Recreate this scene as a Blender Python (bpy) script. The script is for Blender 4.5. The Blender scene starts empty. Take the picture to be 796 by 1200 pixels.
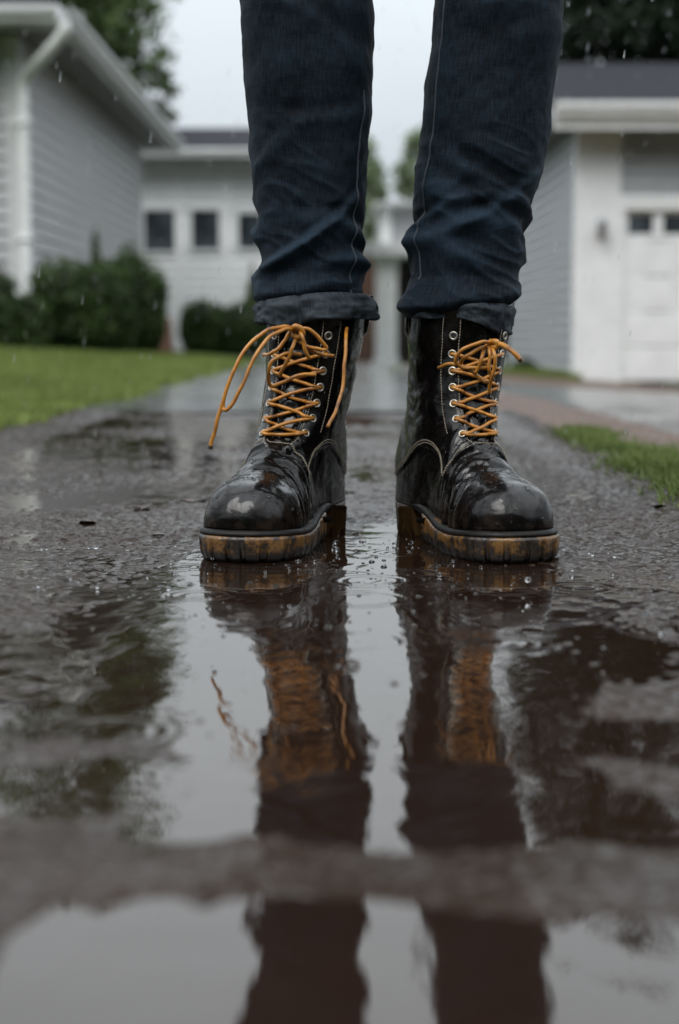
import bpy, bmesh, math, random
import numpy as np
from mathutils import Vector, Matrix
from mathutils.bvhtree import BVHTree

R = math.radians
scene = bpy.context.scene
COL = scene.collection
rng = np.random.default_rng(7)
random.seed(7)

# ------------------------------------------------------------------ camera
F_PX, CX, CY, HORIZ, CAM_H = 1900.0, 398.0, 600.0, 385.0, 0.225
PITCH = math.atan((CY - HORIZ) / F_PX)


def at(px, py, Y):
    """photo pixel at forward distance Y -> world point (planning aid)"""
    xr, yr = (px - CX) / F_PX, (CY - py) / F_PX
    d = np.array([xr, math.cos(PITCH) + yr * math.sin(PITCH), -math.sin(PITCH) + yr * math.cos(PITCH)])
    return np.array([0, 0, CAM_H]) + d * (Y / d[1])


cam_d = bpy.data.cameras.new('camera')
cam = bpy.data.objects.new('camera', cam_d)
COL.objects.link(cam)
cam.location = (0, 0, CAM_H)
cam.rotation_euler = (math.pi / 2 - PITCH, 0, 0)
cam_d.sensor_fit = 'VERTICAL'
cam_d.sensor_height = 36
cam_d.sensor_width = 24
cam_d.lens = F_PX / 1200 * 36
cam_d.clip_start = 0.02
cam_d.clip_end = 3000
cam_d.dof.use_dof = True
cam_d.dof.focus_distance = 1.62
cam_d.dof.aperture_fstop = 4.2
cam_d.dof.aperture_blades = 0
scene.camera = cam


# ------------------------------------------------------------------ helpers
def sstep(a, b, x):
    t = np.clip((x - a) / (b - a), 0, 1)
    return t * t * (3 - 2 * t)


_perm = np.random.default_rng(3).permutation(512)
_perm = np.concatenate([_perm, _perm, _perm])
_grad = np.random.default_rng(4).normal(size=(512, 3))
_grad /= np.linalg.norm(_grad, axis=1)[:, None]


def perlin(x, y, z=0.0):
    x, y, z = np.broadcast_arrays(np.asarray(x, float), np.asarray(y, float), np.asarray(z, float))
    xi, yi, zi = np.floor(x).astype(int), np.floor(y).astype(int), np.floor(z).astype(int)
    xf, yf, zf = x - xi, y - yi, z - zi
    u, v, w = [t * t * t * (t * (t * 6 - 15) + 10) for t in (xf, yf, zf)]
    out = 0
    for dx in (0, 1):
        for dy in (0, 1):
            for dz in (0, 1):
                h = _perm[_perm[_perm[(xi + dx) & 511] + ((yi + dy) & 511)] + ((zi + dz) & 511)] & 511
                g = _grad[h]
                n = g[..., 0] * (xf - dx) + g[..., 1] * (yf - dy) + g[..., 2] * (zf - dz)
                out = out + n * (u if dx else 1 - u) * (v if dy else 1 - v) * (w if dz else 1 - w)
    return out * 1.6


def fbm(x, y, z=0.0, o=4):
    s, a = 0, 1.0
    for i in range(o):
        s = s + a * perlin(x * 2 ** i + 17.3 * i, y * 2 ** i - 9.1 * i, np.asarray(z) * 2 ** i + 5.7 * i)
        a *= .5
    return s


def mesh_np(name, V, F, mat=None, parent=None, smooth=True):
    """V (n,3), F (m,k) arrays or list of polygons -> linked object"""
    me = bpy.data.meshes.new(name)
    if isinstance(F, np.ndarray):
        V = np.asarray(V, np.float32)
        m, k = F.shape
        me.vertices.add(len(V))
        me.vertices.foreach_set('co', V.ravel())
        me.loops.add(m * k)
        me.loops.foreach_set('vertex_index', F.astype(np.int32).ravel())
        me.polygons.add(m)
        me.polygons.foreach_set('loop_start', (np.arange(m) * k).astype(np.int32))
        me.update(calc_edges=True)
        me.validate()
    else:
        me.from_pydata([tuple(map(float, v)) for v in V], [], [tuple(map(int, f)) for f in F])
        me.update()
    if smooth:
        me.polygons.foreach_set('use_smooth', np.ones(len(me.polygons), dtype=bool))
    o = bpy.data.objects.new(name, me)
    COL.objects.link(o)
    if mat:
        me.materials.append(mat)
    if parent is not None:
        o.parent = parent
    return o


def tag(o, label=None, cat=None, group=None, kind=None):
    if label: o['label'] = label
    if cat: o['category'] = cat
    if group: o['group'] = group
    if kind: o['kind'] = kind
    return o


def empty(name, loc=(0, 0, 0), rz=0.0):
    o = bpy.data.objects.new(name, None)
    COL.objects.link(o)
    o.location = loc
    o.rotation_euler = (0, 0, rz)
    o.empty_display_size = .1
    return o


class MB:
    def __init__(s):
        s.V, s.F = [], []

    def quad(s, a, b, c, d):
        n = len(s.V)
        s.V += [a, b, c, d]
        s.F.append((n, n + 1, n + 2, n + 3))

    def box(s, x0, x1, y0, y1, z0, z1):
        n = len(s.V)
        s.V += [(x0, y0, z0), (x1, y0, z0), (x1, y1, z0), (x0, y1, z0), (x0, y0, z1), (x1, y0, z1), (x1, y1, z1), (x0, y1, z1)]
        s.F += [tuple(n + i for i in f) for f in ((3, 2, 1, 0), (4, 5, 6, 7), (0, 1, 5, 4), (1, 2, 6, 5), (2, 3, 7, 6), (3, 0, 4, 7))]

    def prism(s, poly, axis, a, b):
        """extrude a 2D polygon along axis ('x': poly in (y,z); 'y': poly in (x,z))"""
        n = len(s.V)
        k = len(poly)
        for t in (a, b):
            for p in poly:
                s.V.append((t, p[0], p[1]) if axis == 'x' else (p[0], t, p[1]))
        s.F.append(tuple(range(n + k - 1, n - 1, -1)))
        s.F.append(tuple(range(n + k, n + 2 * k)))
        for i in range(k):
            j = (i + 1) % k
            s.F.append((n + i, n + j, n + k + j, n + k + i))

    def tube(s, pts, rad, sides=8, caps=True, flat=1.0):
        pts = np.asarray(pts, float)
        m = len(pts)
        rad = np.broadcast_to(np.asarray(rad, float), (m,))
        t = np.gradient(pts, axis=0)
        t /= np.linalg.norm(t, axis=1)[:, None] + 1e-12
        up = np.array([0, 0, 1.0]) if abs(t[0][2]) < .9 else np.array([1.0, 0, 0])
        u = np.cross(t[0], up)
        u /= np.linalg.norm(u)
        n0 = len(s.V)
        for i in range(m):
            u = u - t[i] * np.dot(u, t[i])
            u /= np.linalg.norm(u) + 1e-12
            v = np.cross(t[i], u)
            for k in range(sides):
                a = 2 * math.pi * k / sides
                s.V.append(tuple(pts[i] + rad[i] * (math.cos(a) * u + flat * math.sin(a) * v)))
        for i in range(m - 1):
            for k in range(sides):
                k2 = (k + 1) % sides
                s.F.append((n0 + i * sides + k, n0 + i * sides + k2, n0 + (i + 1) * sides + k2, n0 + (i + 1) * sides + k))
        if caps:
            s.F.append(tuple(n0 + k for k in range(sides - 1, -1, -1)))
            s.F.append(tuple(n0 + (m - 1) * sides + k for k in range(sides)))

    def build(s, name, mat, parent=None, smooth=False, bevel=0.0):
        o = mesh_np(name, s.V, s.F, mat, parent, smooth)
        bm = bmesh.new()
        bm.from_mesh(o.data)
        bmesh.ops.recalc_face_normals(bm, faces=bm.faces)
        bm.to_mesh(o.data)
        bm.free()
        if bevel:
            md = o.modifiers.new('bevel', 'BEVEL')
            md.width = bevel
            md.segments = 2
            md.limit_method = 'ANGLE'
        return o


def catmull(P, n=12, closed=False):
    P = np.asarray(P, float)
    m = len(P)
    out = []
    rngi = range(m) if closed else range(m - 1)
    for i in rngi:
        p0 = P[(i - 1) % m] if closed or i > 0 else 2 * P[0] - P[1]
        p1, p2 = P[i], P[(i + 1) % m]
        p3 = P[(i + 2) % m] if closed or i + 2 < m else 2 * P[-1] - P[-2]
        for k in range(n):
            t = k / n
            out.append(.5 * ((2 * p1) + (-p0 + p2) * t + (2 * p0 - 5 * p1 + 4 * p2 - p3) * t * t + (-p0 + 3 * p1 - 3 * p2 + p3) * t ** 3))
    if not closed:
        out.append(P[-1])
    return np.array(out)


# ------------------------------------------------------------------ materials
def mat(name):
    m = bpy.data.materials.new(name)
    m.use_nodes = True
    nt = m.node_tree
    b = nt.nodes['Principled BSDF']
    return m, nt, b


def N(nt, typ, ins=None, **props):
    n = nt.nodes.new(typ)
    for k, v in props.items():
        setattr(n, k, v)
    for k, v in (ins or {}).items():
        if isinstance(v, bpy.types.NodeSocket):
            nt.links.new(v, n.inputs[k])
        else:
            n.inputs[k].default_value = v
    return n


def coord(nt, scale=(1, 1, 1), kind='Object'):
    tc = N(nt, 'ShaderNodeTexCoord')
    mp = N(nt, 'ShaderNodeMapping', {'Vector': tc.outputs[kind], 'Scale': scale})
    return mp.outputs[0]


def noise(nt, vec, scale, detail=4, rough=.55, dist=0):
    return N(nt, 'ShaderNodeTexNoise', {'Vector': vec, 'Scale': scale, 'Detail': detail, 'Roughness': rough, 'Distortion': dist})


def ramp(nt, fac, stops):
    n = N(nt, 'ShaderNodeValToRGB', {'Fac': fac})
    e = n.color_ramp.elements
    while len(e) < len(stops):
        e.new(.5)
    for i, (p, c) in enumerate(stops):
        e[i].position = p
        e[i].color = (c, c, c, 1) if isinstance(c, (int, float)) else (*c, 1)
    return n.outputs[0]


def maprange(nt, v, a, b, c, d):
    return N(nt, 'ShaderNodeMapRange', {'Value': v, 'From Min': a, 'From Max': b, 'To Min': c, 'To Max': d}).outputs[0]


def mixc(nt, fac, a, b, mode='MIX'):
    n = N(nt, 'ShaderNodeMix', data_type='RGBA', blend_type=mode)
    for i, v in ((0, fac), (6, a), (7, b)):
        if isinstance(v, bpy.types.NodeSocket):
            nt.links.new(v, n.inputs[i])
        elif i == 0:
            n.inputs[0].default_value = v
        else:
            n.inputs[i].default_value = (*v, 1)
    return n.outputs[2]


def bump(nt, h, strength, dist, normal=None):
    ins = {'Height': h, 'Strength': strength, 'Distance': dist}
    if normal is not None:
        ins['Normal'] = normal
    return N(nt, 'ShaderNodeBump', ins).outputs[0]


def simple(name, c, rough=.6, var=.15, nscale=8, metallic=0, bumpd=0.0, spec=.5, coat=0):
    m, nt, b = mat(name)
    v = coord(nt)
    n = noise(nt, v, nscale, 5).outputs[0]
    lo = tuple(x * (1 - var) for x in c)
    hi = tuple(min(1, x * (1 + var)) for x in c)
    nt.links.new(ramp(nt, n, [(.3, lo), (.7, hi)]), b.inputs['Base Color'])
    nt.links.new(maprange(nt, n, .3, .7, rough * .85, min(1, rough * 1.15)), b.inputs['Roughness'])
    b.inputs['Metallic'].default_value = metallic
    b.inputs['Specular IOR Level'].default_value = spec
    b.inputs['Coat Weight'].default_value = coat
    if bumpd:
        nt.links.new(bump(nt, n, .6, bumpd), b.inputs['Normal'])
    return m


M = {}
# --- wet black leather
m, nt, b = mat('wet_leather'); M['leather'] = m
v = coord(nt)
grain = N(nt, 'ShaderNodeTexVoronoi', {'Vector': v, 'Scale': 900}).outputs[0]
big = noise(nt, v, 45, 5, .6).outputs[0]
wet = noise(nt, v, 90, 4, .65, .8).outputs[0]
scuff = noise(nt, v, 60, 8, .72, .6).outputs[0]
c0 = mixc(nt, ramp(nt, big, [(.35, 0.0), (.7, 1.0)]), (.0022, .0019, .0019), (.0058, .0042, .0036))
sx = N(nt, 'ShaderNodeSeparateXYZ', {'Vector': v})
mudf = N(nt, 'ShaderNodeMath', {0: maprange(nt, sx.outputs['Z'], .03, .062, 1, 0), 1: ramp(nt, noise(nt, v, 55, 6, .65).outputs[0], [(.45, 0.0), (.6, .8)])}, operation='MULTIPLY').outputs[0]
mudf.node.use_clamp = True
c1 = mixc(nt, ramp(nt, scuff, [(.60, 0.0), (.72, .3)]), c0, (.022, .020, .019))
c2 = mixc(nt, mudf, c1, (.028, .018, .012))
nt.links.new(c2, b.inputs['Base Color'])
nt.links.new(ramp(nt, wet, [(.36, .12), (.5, .22), (.66, .42)]), b.inputs['Roughness'])
b.inputs['Specular IOR Level'].default_value = .05
gm = N(nt, 'ShaderNodeNewGeometry')
nz_ = N(nt, 'ShaderNodeSeparateXYZ', {'Vector': gm.outputs['Normal']}).outputs['Z']
pt = ramp(nt, noise(nt, v, 38, 5, .6, 1.2).outputs[0], [(.42, .5), (.54, 1.0)])
cw = N(nt, 'ShaderNodeMath', {0: maprange(nt, nz_, .05, .5, .30, 1.0), 1: pt}, operation='MULTIPLY').outputs[0]
nt.links.new(cw, b.inputs['Coat Weight'])
b.inputs['Coat IOR'].default_value = 1.47
nt.links.new(ramp(nt, wet, [(.38, .07), (.62, .24)]), b.inputs['Coat Roughness'])
bn = bump(nt, grain, .25, .0004)
bn = bump(nt, wet, .5, .0012, bn)
bn = bump(nt, big, .55, .003, bn)
nt.links.new(bn, b.inputs['Normal'])
nt.links.new(bump(nt, noise(nt, v, 150, 2, .5, .5).outputs[0], .12, .001, bump(nt, noise(nt, v, 30, 2, .5, .6).outputs[0], .5, .0045)), b.inputs['Coat Normal'])

# --- gum rubber sole with mud and a painted shadow edge at the bottom
m, nt, b = mat('muddy_gum_rubber'); M['sole'] = m
v = coord(nt)
n1 = noise(nt, v, 38, 6, .65, .4).outputs[0]
n2 = noise(nt, v, 140, 5, .6).outputs[0]
c0 = mixc(nt, n2, (.11, .050, .011), (.20, .098, .025))
n1 = N(nt, 'ShaderNodeMath', {0: n1, 1: maprange(nt, noise(nt, v, 260, 4, .7).outputs[0], .3, .7, -.10, .10)}, operation='ADD').outputs[0]
c1 = mixc(nt, ramp(nt, n1, [(.45, 0.0), (.57, 1.0)]), c0, (.014, .009, .006))
sx = N(nt, 'ShaderNodeSeparateXYZ', {'Vector': v})
low = maprange(nt, N(nt, 'ShaderNodeMath', {0: sx.outputs['Z'], 1: maprange(nt, n1, .3, .7, -.006, .006)}, operation='ADD').outputs[0], .009, .0125, 1, 0)
c2 = mixc(nt, low, c1, (.008, .006, .005))  # near-black foot: dark lugs plus their shadow painted into the colour
nt.links.new(c2, b.inputs['Base Color'])
b.inputs['Roughness'].default_value = .38
b.inputs['Coat Weight'].default_value = .3
nt.links.new(bump(nt, n2, .6, .002), b.inputs['Normal'])
M['heel'] = simple('dark_gum_heel', (.052, .027, .009), .4, .55, 45, bumpd=.002, spec=.35)
M['welt'] = simple('dark_welt', (.007, .0055, .0045), .5, .6, 60, bumpd=.003, spec=.25)

# --- laces
m, nt, b = mat('amber_lace'); M['lace'] = m
v = coord(nt)
n1 = noise(nt, v, 70, 4).outputs[0]
n2 = noise(nt, v, 900, 2).outputs[0]
nt.links.new(ramp(nt, n1, [(.28, (.13, .044, .004)), (.48, (.38, .145, .011)), (.75, (.54, .23, .026))]), b.inputs['Base Color'])
b.inputs['Roughness'].default_value = .42
b.inputs['Coat Weight'].default_value = .35
b.inputs['Coat Roughness'].default_value = .25
b.inputs['Subsurface Weight'].default_value = 0
nt.links.new(bump(nt, n2, .5, .0006), b.inputs['Normal'])
M['aglet'] = simple('dark_aglet', (.035, .018, .008), .4, .3, 200)
M['eyelet'] = simple('nickel_eyelet', (.40, .37, .32), .34, .35, 300, metallic=1)
M['hole'] = simple('eyelet_hole', (.004, .004, .004), .7, .2, 50)
M['thread'] = simple('pale_thread', (.34, .29, .22), .7, .3, 300)

# --- denim
def denim(name, dark, light, wearpos):
    m, nt, b = mat(name)
    uv = N(nt, 'ShaderNodeUVMap', uv_map='denim').outputs[0]
    sc = N(nt, 'ShaderNodeMapping', {'Vector': uv, 'Rotation': (0, 0, R(58))}).outputs[0]
    w = N(nt, 'ShaderNodeTexWave', {'Vector': sc, 'Scale': 260, 'Distortion': 1.2, 'Detail': 2, 'Detail Scale': 2.0}).outputs[1]
    thr = N(nt, 'ShaderNodeTexNoise', {'Vector': N(nt, 'ShaderNodeMapping', {'Vector': uv, 'Scale': (620, 70, 1)}).outputs[0], 'Scale': 1, 'Detail': 3}).outputs[0]
    thr2 = N(nt, 'ShaderNodeTexNoise', {'Vector': N(nt, 'ShaderNodeMapping', {'Vector': uv, 'Scale': (70, 620, 1)}).outputs[0], 'Scale': 1, 'Detail': 3}).outputs[0]
    v = coord(nt)
    fade = noise(nt, v, 16, 6, .62, .3).outputs[0]
    at_ = N(nt, 'ShaderNodeAttribute', attribute_name='wear_shading').outputs['Fac']
    f = N(nt, 'ShaderNodeMath', {0: maprange(nt, fade, .3, .75, 0, .55), 1: at_}, operation='ADD').outputs[0]
    f2 = N(nt, 'ShaderNodeMath', {0: f, 1: maprange(nt, thr, .3, .7, -.30, .33)}, operation='ADD').outputs[0]
    f3 = N(nt, 'ShaderNodeMath', {0: f2, 1: maprange(nt, thr2, .3, .7, -.16, .18)}, operation='ADD', use_clamp=True).outputs[0]
    nt.links.new(mixc(nt, f3, dark, light), b.inputs['Base Color'])
    b.inputs['Roughness'].default_value = .78
    b.inputs['Specular IOR Level'].default_value = .16
    b.inputs['Sheen Weight'].default_value = .03
    b.inputs['Sheen Roughness'].default_value = .5
    b.inputs['Sheen Tint'].default_value = (.55, .68, .85, 1)
    bn = bump(nt, w, .30, .0006)
    bn = bump(nt, thr, .35, .0008, bn)
    nt.links.new(bn, b.inputs['Normal'])
    return m


M['denim'] = denim('wet_denim', (.0011, .0027, .0056), (.0135, .0268, .0435), 0)
M['denim_back'] = denim('denim_reverse', (.009, .0125, .017), (.040, .049, .058), 0)
M['denim_thread'] = simple('seam_thread', (.032, .042, .056), .8, .4, 400)

# --- buildings
M['siding_grey'] = simple('grey_siding', (.46, .46, .475), .55, .07, 3, bumpd=.002)
M['siding_garage'] = simple('garage_grey_siding', (.45, .47, .49), .55, .07, 3, bumpd=.002)
M['siding_white'] = simple('white_siding', (.86, .87, .88), .55, .05, 3, bumpd=.002)
M['white_paint'] = simple('white_paint', (.86, .87, .87), .45, .06, 4)
M['trim_pale'] = simple('pale_trim', (.60, .61, .61), .5, .08, 4)
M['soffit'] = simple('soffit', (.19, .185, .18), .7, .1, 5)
M['shingle'] = simple('dark_shingle', (.022, .023, .028), .85, .35, 22, bumpd=.01, spec=.15)
M['brown_wall'] = simple('brown_brick', (.12, .065, .045), .8, .35, 14, bumpd=.01)
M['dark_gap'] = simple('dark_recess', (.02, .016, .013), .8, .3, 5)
M['lamp_metal'] = simple('lamp_metal', (.45, .46, .47), .45, .2, 30, metallic=.4)
m, nt, b = mat('dark_glass'); M['glass'] = m
v = coord(nt)
nt.links.new(ramp(nt, noise(nt, v, 2.5, 3).outputs[0], [(.35, (.020, .025, .031)), (.65, (.075, .09, .105))]), b.inputs['Base Color'])
b.inputs['Roughness'].default_value = .06

# --- vegetation
def leafmat(name, dark, light, scale, rough=.5):
    m, nt, b = mat(name)
    v = coord(nt)
    n = noise(nt, v, scale, 3, .6).outputs[0]
    n2 = noise(nt, v, scale * 12, 2, .6).outputs[0]
    f = N(nt, 'ShaderNodeMath', {0: maprange(nt, n, .3, .7, -.1, .7), 1: maprange(nt, n2, .3, .7, 0, .5)}, operation='ADD', use_clamp=True).outputs[0]
    nt.links.new(mixc(nt, f, dark, light), b.inputs['Base Color'])
    b.inputs['Roughness'].default_value = rough
    b.inputs['Specular IOR Level'].default_value = .35
    tr = N(nt, 'ShaderNodeBsdfTranslucent')
    nt.links.new(mixc(nt, f, dark, light), tr.inputs['Color'])
    mx = N(nt, 'ShaderNodeMixShader', {0: .25})
    nt.links.new(b.outputs[0], mx.inputs[1])
    nt.links.new(tr.outputs[0], mx.inputs[2])
    nt.links.new(mx.outputs[0], nt.nodes['Material Output'].inputs['Surface'])
    return m


M['leaf_dark'] = leafmat('dark_leaves', (.012, .026, .012), (.040, .072, .026), 1.2)
M['leaf_mid'] = leafmat('mid_leaves', (.042, .080, .028), (.155, .225, .085), 1.0)
M['leaf_deep'] = leafmat('deep_leaves', (.008, .016, .009), (.026, .044, .022), 1.0)
M['leaf_bush'] = leafmat('bush_leaves', (.015, .034, .009), (.062, .112, .024), 3.0)
M['leaf_hazed'] = leafmat('hazed_leaves', (.15, .21, .11), (.36, .44, .28), 1.0)  # distance haze put into the leaf colour
M['grass'] = leafmat('grass_blades', (.080, .118, .020), (.23, .29, .075), 2.2, .55)
M['grass_strip'] = leafmat('verge_blades', (.05, .085, .014), (.17, .22, .06), 9.0, .55)
M['bark'] = simple('bark', (.055, .042, .032), .85, .4, 9, bumpd=.02)
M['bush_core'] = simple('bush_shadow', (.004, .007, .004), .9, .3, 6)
M['straw'] = simple('straw', (.17, .11, .05), .6, .4, 60)
M['dead_leaf'] = simple('dead_leaf', (.055, .030, .016), .4, .5, 90, coat=.4)

# ------------------------------------------------------------------ terrain
def terrain(x, y):
    x = np.asarray(x, float); y = np.asarray(y, float)
    s = sstep(2.4, 16, y)
    z = s * (-.13 - .080 * np.clip(x, -3.2, 4.0))
    z = z - .022 * np.clip(y - 18, 0, 40)
    return z


def grid_mesh(name, xs, ys, zf, material, kind='structure'):
    X, Y = np.meshgrid(xs, ys)
    Z = zf(X, Y)
    V = np.stack([X, Y, Z], -1).reshape(-1, 3)
    nx, ny = len(xs), len(ys)
    i = np.arange(nx * ny).reshape(ny, nx)
    Fq = np.stack([i[:-1, :-1], i[:-1, 1:], i[1:, 1:], i[1:, :-1]], -1).reshape(-1, 4)
    o = mesh_np(name, V, Fq, material)
    tag(o, kind=kind)
    return o


# --- ground sheet material (soil and far grass)
m, nt, b = mat('soil'); M['soil'] = m
v = coord(nt)
n1 = noise(nt, v, .5, 6).outputs[0]
n2 = noise(nt, v, 14, 6).outputs[0]
c0 = mixc(nt, ramp(nt, n1, [(.4, 0.0), (.6, 1.0)]), (.035, .06, .015), (.05, .075, .02))
c1 = mixc(nt, ramp(nt, n2, [(.5, 0.0), (.68, .8)]), c0, (.055, .038, .022))
nt.links.new(c1, b.inputs['Base Color'])
b.inputs['Roughness'].default_value = .8
nt.links.new(bump(nt, n2, .7, .02), b.inputs['Normal'])


# --- wet asphalt
def asphalt(name, base_lo, base_hi, brown, fine, spec, coat):
    m, nt, b = mat(name)
    v = coord(nt)
    n1 = noise(nt, v, 3.0, 6, .6, .3).outputs[0]
    n2 = noise(nt, v, 240 * fine, 4, .6).outputs[0]
    vo = N(nt, 'ShaderNodeTexVoronoi', {'Vector': v, 'Scale': 210 * fine})
    stone = vo.outputs['Color']
    n3 = noise(nt, v, 26 * fine, 5, .6).outputs[0]
    c0 = mixc(nt, n2, base_lo, base_hi)
    sep = N(nt, 'ShaderNodeSeparateColor', {'Color': stone})
    c0 = mixc(nt, ramp(nt, sep.outputs[0], [(.72, 0.0), (.95, .6)]), c0, (.12, .115, .11))
    c0 = mixc(nt, ramp(nt, n1, [(.42, 0.0), (.62, .75)]), c0, brown)
    nt.links.new(c0, b.inputs['Base Color'])
    nt.links.new(ramp(nt, n3, [(.35, .10), (.5, .18), (.68, .34)]), b.inputs['Roughness'])
    b.inputs['Specular IOR Level'].default_value = spec
    b.inputs['Coat Weight'].default_value = coat
    nt.links.new(ramp(nt, n1, [(.35, .05), (.65, .24)]), b.inputs['Coat Roughness'])
    bn = bump(nt, vo.outputs[0], .25, .0014 / fine)
    bn = bump(nt, n2, .25, .001 / fine, bn)
    nt.links.new(bn, b.inputs['Normal'])
    nt.links.new(bump(nt, n3, .35, .004 / fine), b.inputs['Coat Normal'])
    return m


M['asphalt'] = asphalt('wet_asphalt', (.0105, .0064, .0043), (.034, .0215, .0145), (.027, .0145, .0085), 1.0, .10, .03)
M['asphalt_far'] = asphalt('wet_pavement', (.026, .026, .027), (.06, .06, .062), (.045, .038, .032), .35, .35, .6)

# --- muddy water
m, nt, b = mat('muddy_water'); M['water'] = m
v = coord(nt)
n1 = noise(nt, v, 7, 5, .6).outputs[0]
dif = N(nt, 'ShaderNodeBsdfDiffuse')
nt.links.new(mixc(nt, n1, (.0125, .0066, .0043), (.021, .0115, .0078)), dif.inputs['Color'])
gl = N(nt, 'ShaderNodeBsdfGlossy', {'Roughness': .015, 'Color': (.96, .935, .905, 1)})
fr = N(nt, 'ShaderNodeFresnel', {'IOR': 1.33})
rp = N(nt, 'ShaderNodeValToRGB', {'Fac': fr.outputs[0]})
e = rp.color_ramp.elements
e[0].position = 0.0; e[0].color = (.05, .05, .05, 1)
e[1].position = .42; e[1].color = (.56, .56, .56, 1)
k = e.new(.12); k.color = (.23, .23, .23, 1)
wv = noise(nt, N(nt, 'ShaderNodeMapping', {'Vector': N(nt, 'ShaderNodeTexCoord').outputs['Object'], 'Scale': (1, .55, 1)}).outputs[0], 55, 3, .5).outputs[0]
wb = bump(nt, wv, .11, .0016)
for q in (dif, gl, fr):
    nt.links.new(wb, q.inputs['Normal'])
mx = N(nt, 'ShaderNodeMixShader', {0: rp.outputs[0]})
nt.links.new(dif.outputs[0], mx.inputs[1])
nt.links.new(gl.outputs[0], mx.inputs[2])
nt.links.new(mx.outputs[0], nt.nodes['Material Output'].inputs['Surface'])

# --- clear droplets
m, nt, b = mat('clear_water'); M['drop'] = m
v = coord(nt)
nt.links.new(maprange(nt, noise(nt, v, 80).outputs[0], 0, 1, .0, .03), b.inputs['Roughness'])
b.inputs['Base Color'].default_value = (.97, .98, 1, 1)
b.inputs['IOR'].default_value = 1.33
b.inputs['Transmission Weight'].default_value = 1.0

# ------------------------------------------------------------------ ground, path, driveway, puddle
def gpix(px, py):
    Y = CAM_H * F_PX / (py - HORIZ)
    return (px - CX) / F_PX * Y, Y


def blob(X, Y, x0, x1, y0, y1, soft=.6):
    """pixel rectangle on the ground -> soft elliptical mask in ground coordinates"""
    (xa, ya), (xb, yb) = gpix(x0, y1), gpix(x1, y0)
    xc0, xc1 = gpix((x0 + x1) / 2, (y0 + y1) / 2)
    Yc, ry = (ya + yb) / 2, abs(yb - ya) / 2
    sc = CAM_H * F_PX / ((y0 + y1) / 2 - HORIZ) / F_PX
    xc, rx = ((x0 + x1) / 2 - CX) * sc, abs(x1 - x0) / 2 * sc
    d = np.sqrt(((X - xc) / rx) ** 2 + ((Y - Yc) / ry) ** 2)
    return sstep(1 + soft, 1 - soft, d)


LEFT_EDGE, RIGHT_EDGE = -.70, .43


def path_height(X, Y):
    wa = .05 - .034 * sstep(1.0, .7, Y)
    wx = X + .05 * fbm(X * 5, Y * 5, 3.3, 3)
    wy = Y + wa * fbm(X * 5 + 9, Y * 5, 1.3, 3)
    # broad level: above water (+) or below (-)
    lvl = -.0008 + .0016 * fbm(X * 3.2, Y * 3.0, .7, 5) - .0012 * sstep(1.75, 2.6, Y)
    dep = np.zeros_like(X)
    for (x0, x1, y0, y1, a) in (
            (225, 660, 648, 760, 1.0), (180, 640, 700, 960, 1.1), (270, 640, 850, 1008, 1.2), (20, 300, 1085, 1260, 1.0),
            (240, 660, 1085, 1260, 1.0), (640, 860, 1100, 1260, .8), (-60, 190, 815, 868, .9), (-60, 165, 905, 962, .9),
            (650, 900, 850, 905, .8), (620, 860, 945, 1000, .8), (60, 240, 705, 760, .5), (640, 800, 735, 800, .55),
            (130, 320, 870, 1002, 1.1), (-80, 40, 1085, 1300, .9), (380, 520, 620, 665, .75), (30, 200, 690, 705, .4)):
        dep = np.maximum(dep, a * blob(wx, wy, x0, x1, y0, y1))
    h = lvl + .0010 - .0058 * dep
    # raised muddy band across the front
    h += .0024 * blob(wx, wy, -300, 1100, 1008, 1088, .8)
    h += .0007 * (blob(wx, wy, -100, 230, 868, 905, .4) + blob(wx, wy, 600, 950, 905, 945, .4) + blob(wx, wy, 590, 950, 800, 850, .4))
    grain = .0007 * perlin(X * 170, Y * 170, 4) + .0008 * perlin(X * 28, Y * 30, 2)
    peb = np.maximum(0, perlin(X * 100, Y * 100, 8) - .10) + .8 * np.maximum(0, perlin(X * 62 + 7, Y * 62, 3) - .22)
    grain += .0052 * peb * (.55 + .45 * np.clip(fbm(X * 5, Y * 5, 9, 3) + .4, 0, 1.4))
    h = h + grain * (1 - .75 * np.clip(dep, 0, 1)) * (1 - .6 * sstep(.95, .7, Y))
    # verge edges rise
    h += .012 * sstep(.12, 0, X - LEFT_EDGE) + .012 * sstep(-.10, 0, X - RIGHT_EDGE)
    return h + terrain(X, Y)


xs = np.linspace(-.80, .48, 540)
ys = np.concatenate([np.arange(.36, 2.1, .0024), np.arange(2.1, 3.2, .004), np.arange(3.2, 4.5, .008)])
near = grid_mesh('path', xs, ys, path_height, M['asphalt'])


def far_h(X, Y):
    return terrain(X, Y) + .004 + .006 * fbm(X * 1.5, Y * .8, 2.2, 3)


grid_mesh('path', np.linspace(-.8, .48, 50), np.linspace(4.49, 34, 240), lambda X, Y: far_h(X, Y) + .003 - .004, M['asphalt_far'])
grid_mesh('driveway', np.linspace(.58, 7, 120), np.linspace(1.2, 17.2, 260), lambda X, Y: far_h(X, Y) - .004 - .02 * sstep(.75, .58, X), M['asphalt_far'])
gx = np.concatenate([-np.geomspace(1500, 6, 22), np.linspace(-5.5, 9, 90), np.geomspace(10, 1500, 22)])
gy = np.concatenate([np.linspace(-14, 0, 12), np.linspace(.2, 40, 160), np.geomspace(42, 2500, 26)])
grid_mesh('ground', gx, gy, lambda X, Y: terrain(X, Y) - .028, M['soil'])
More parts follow.
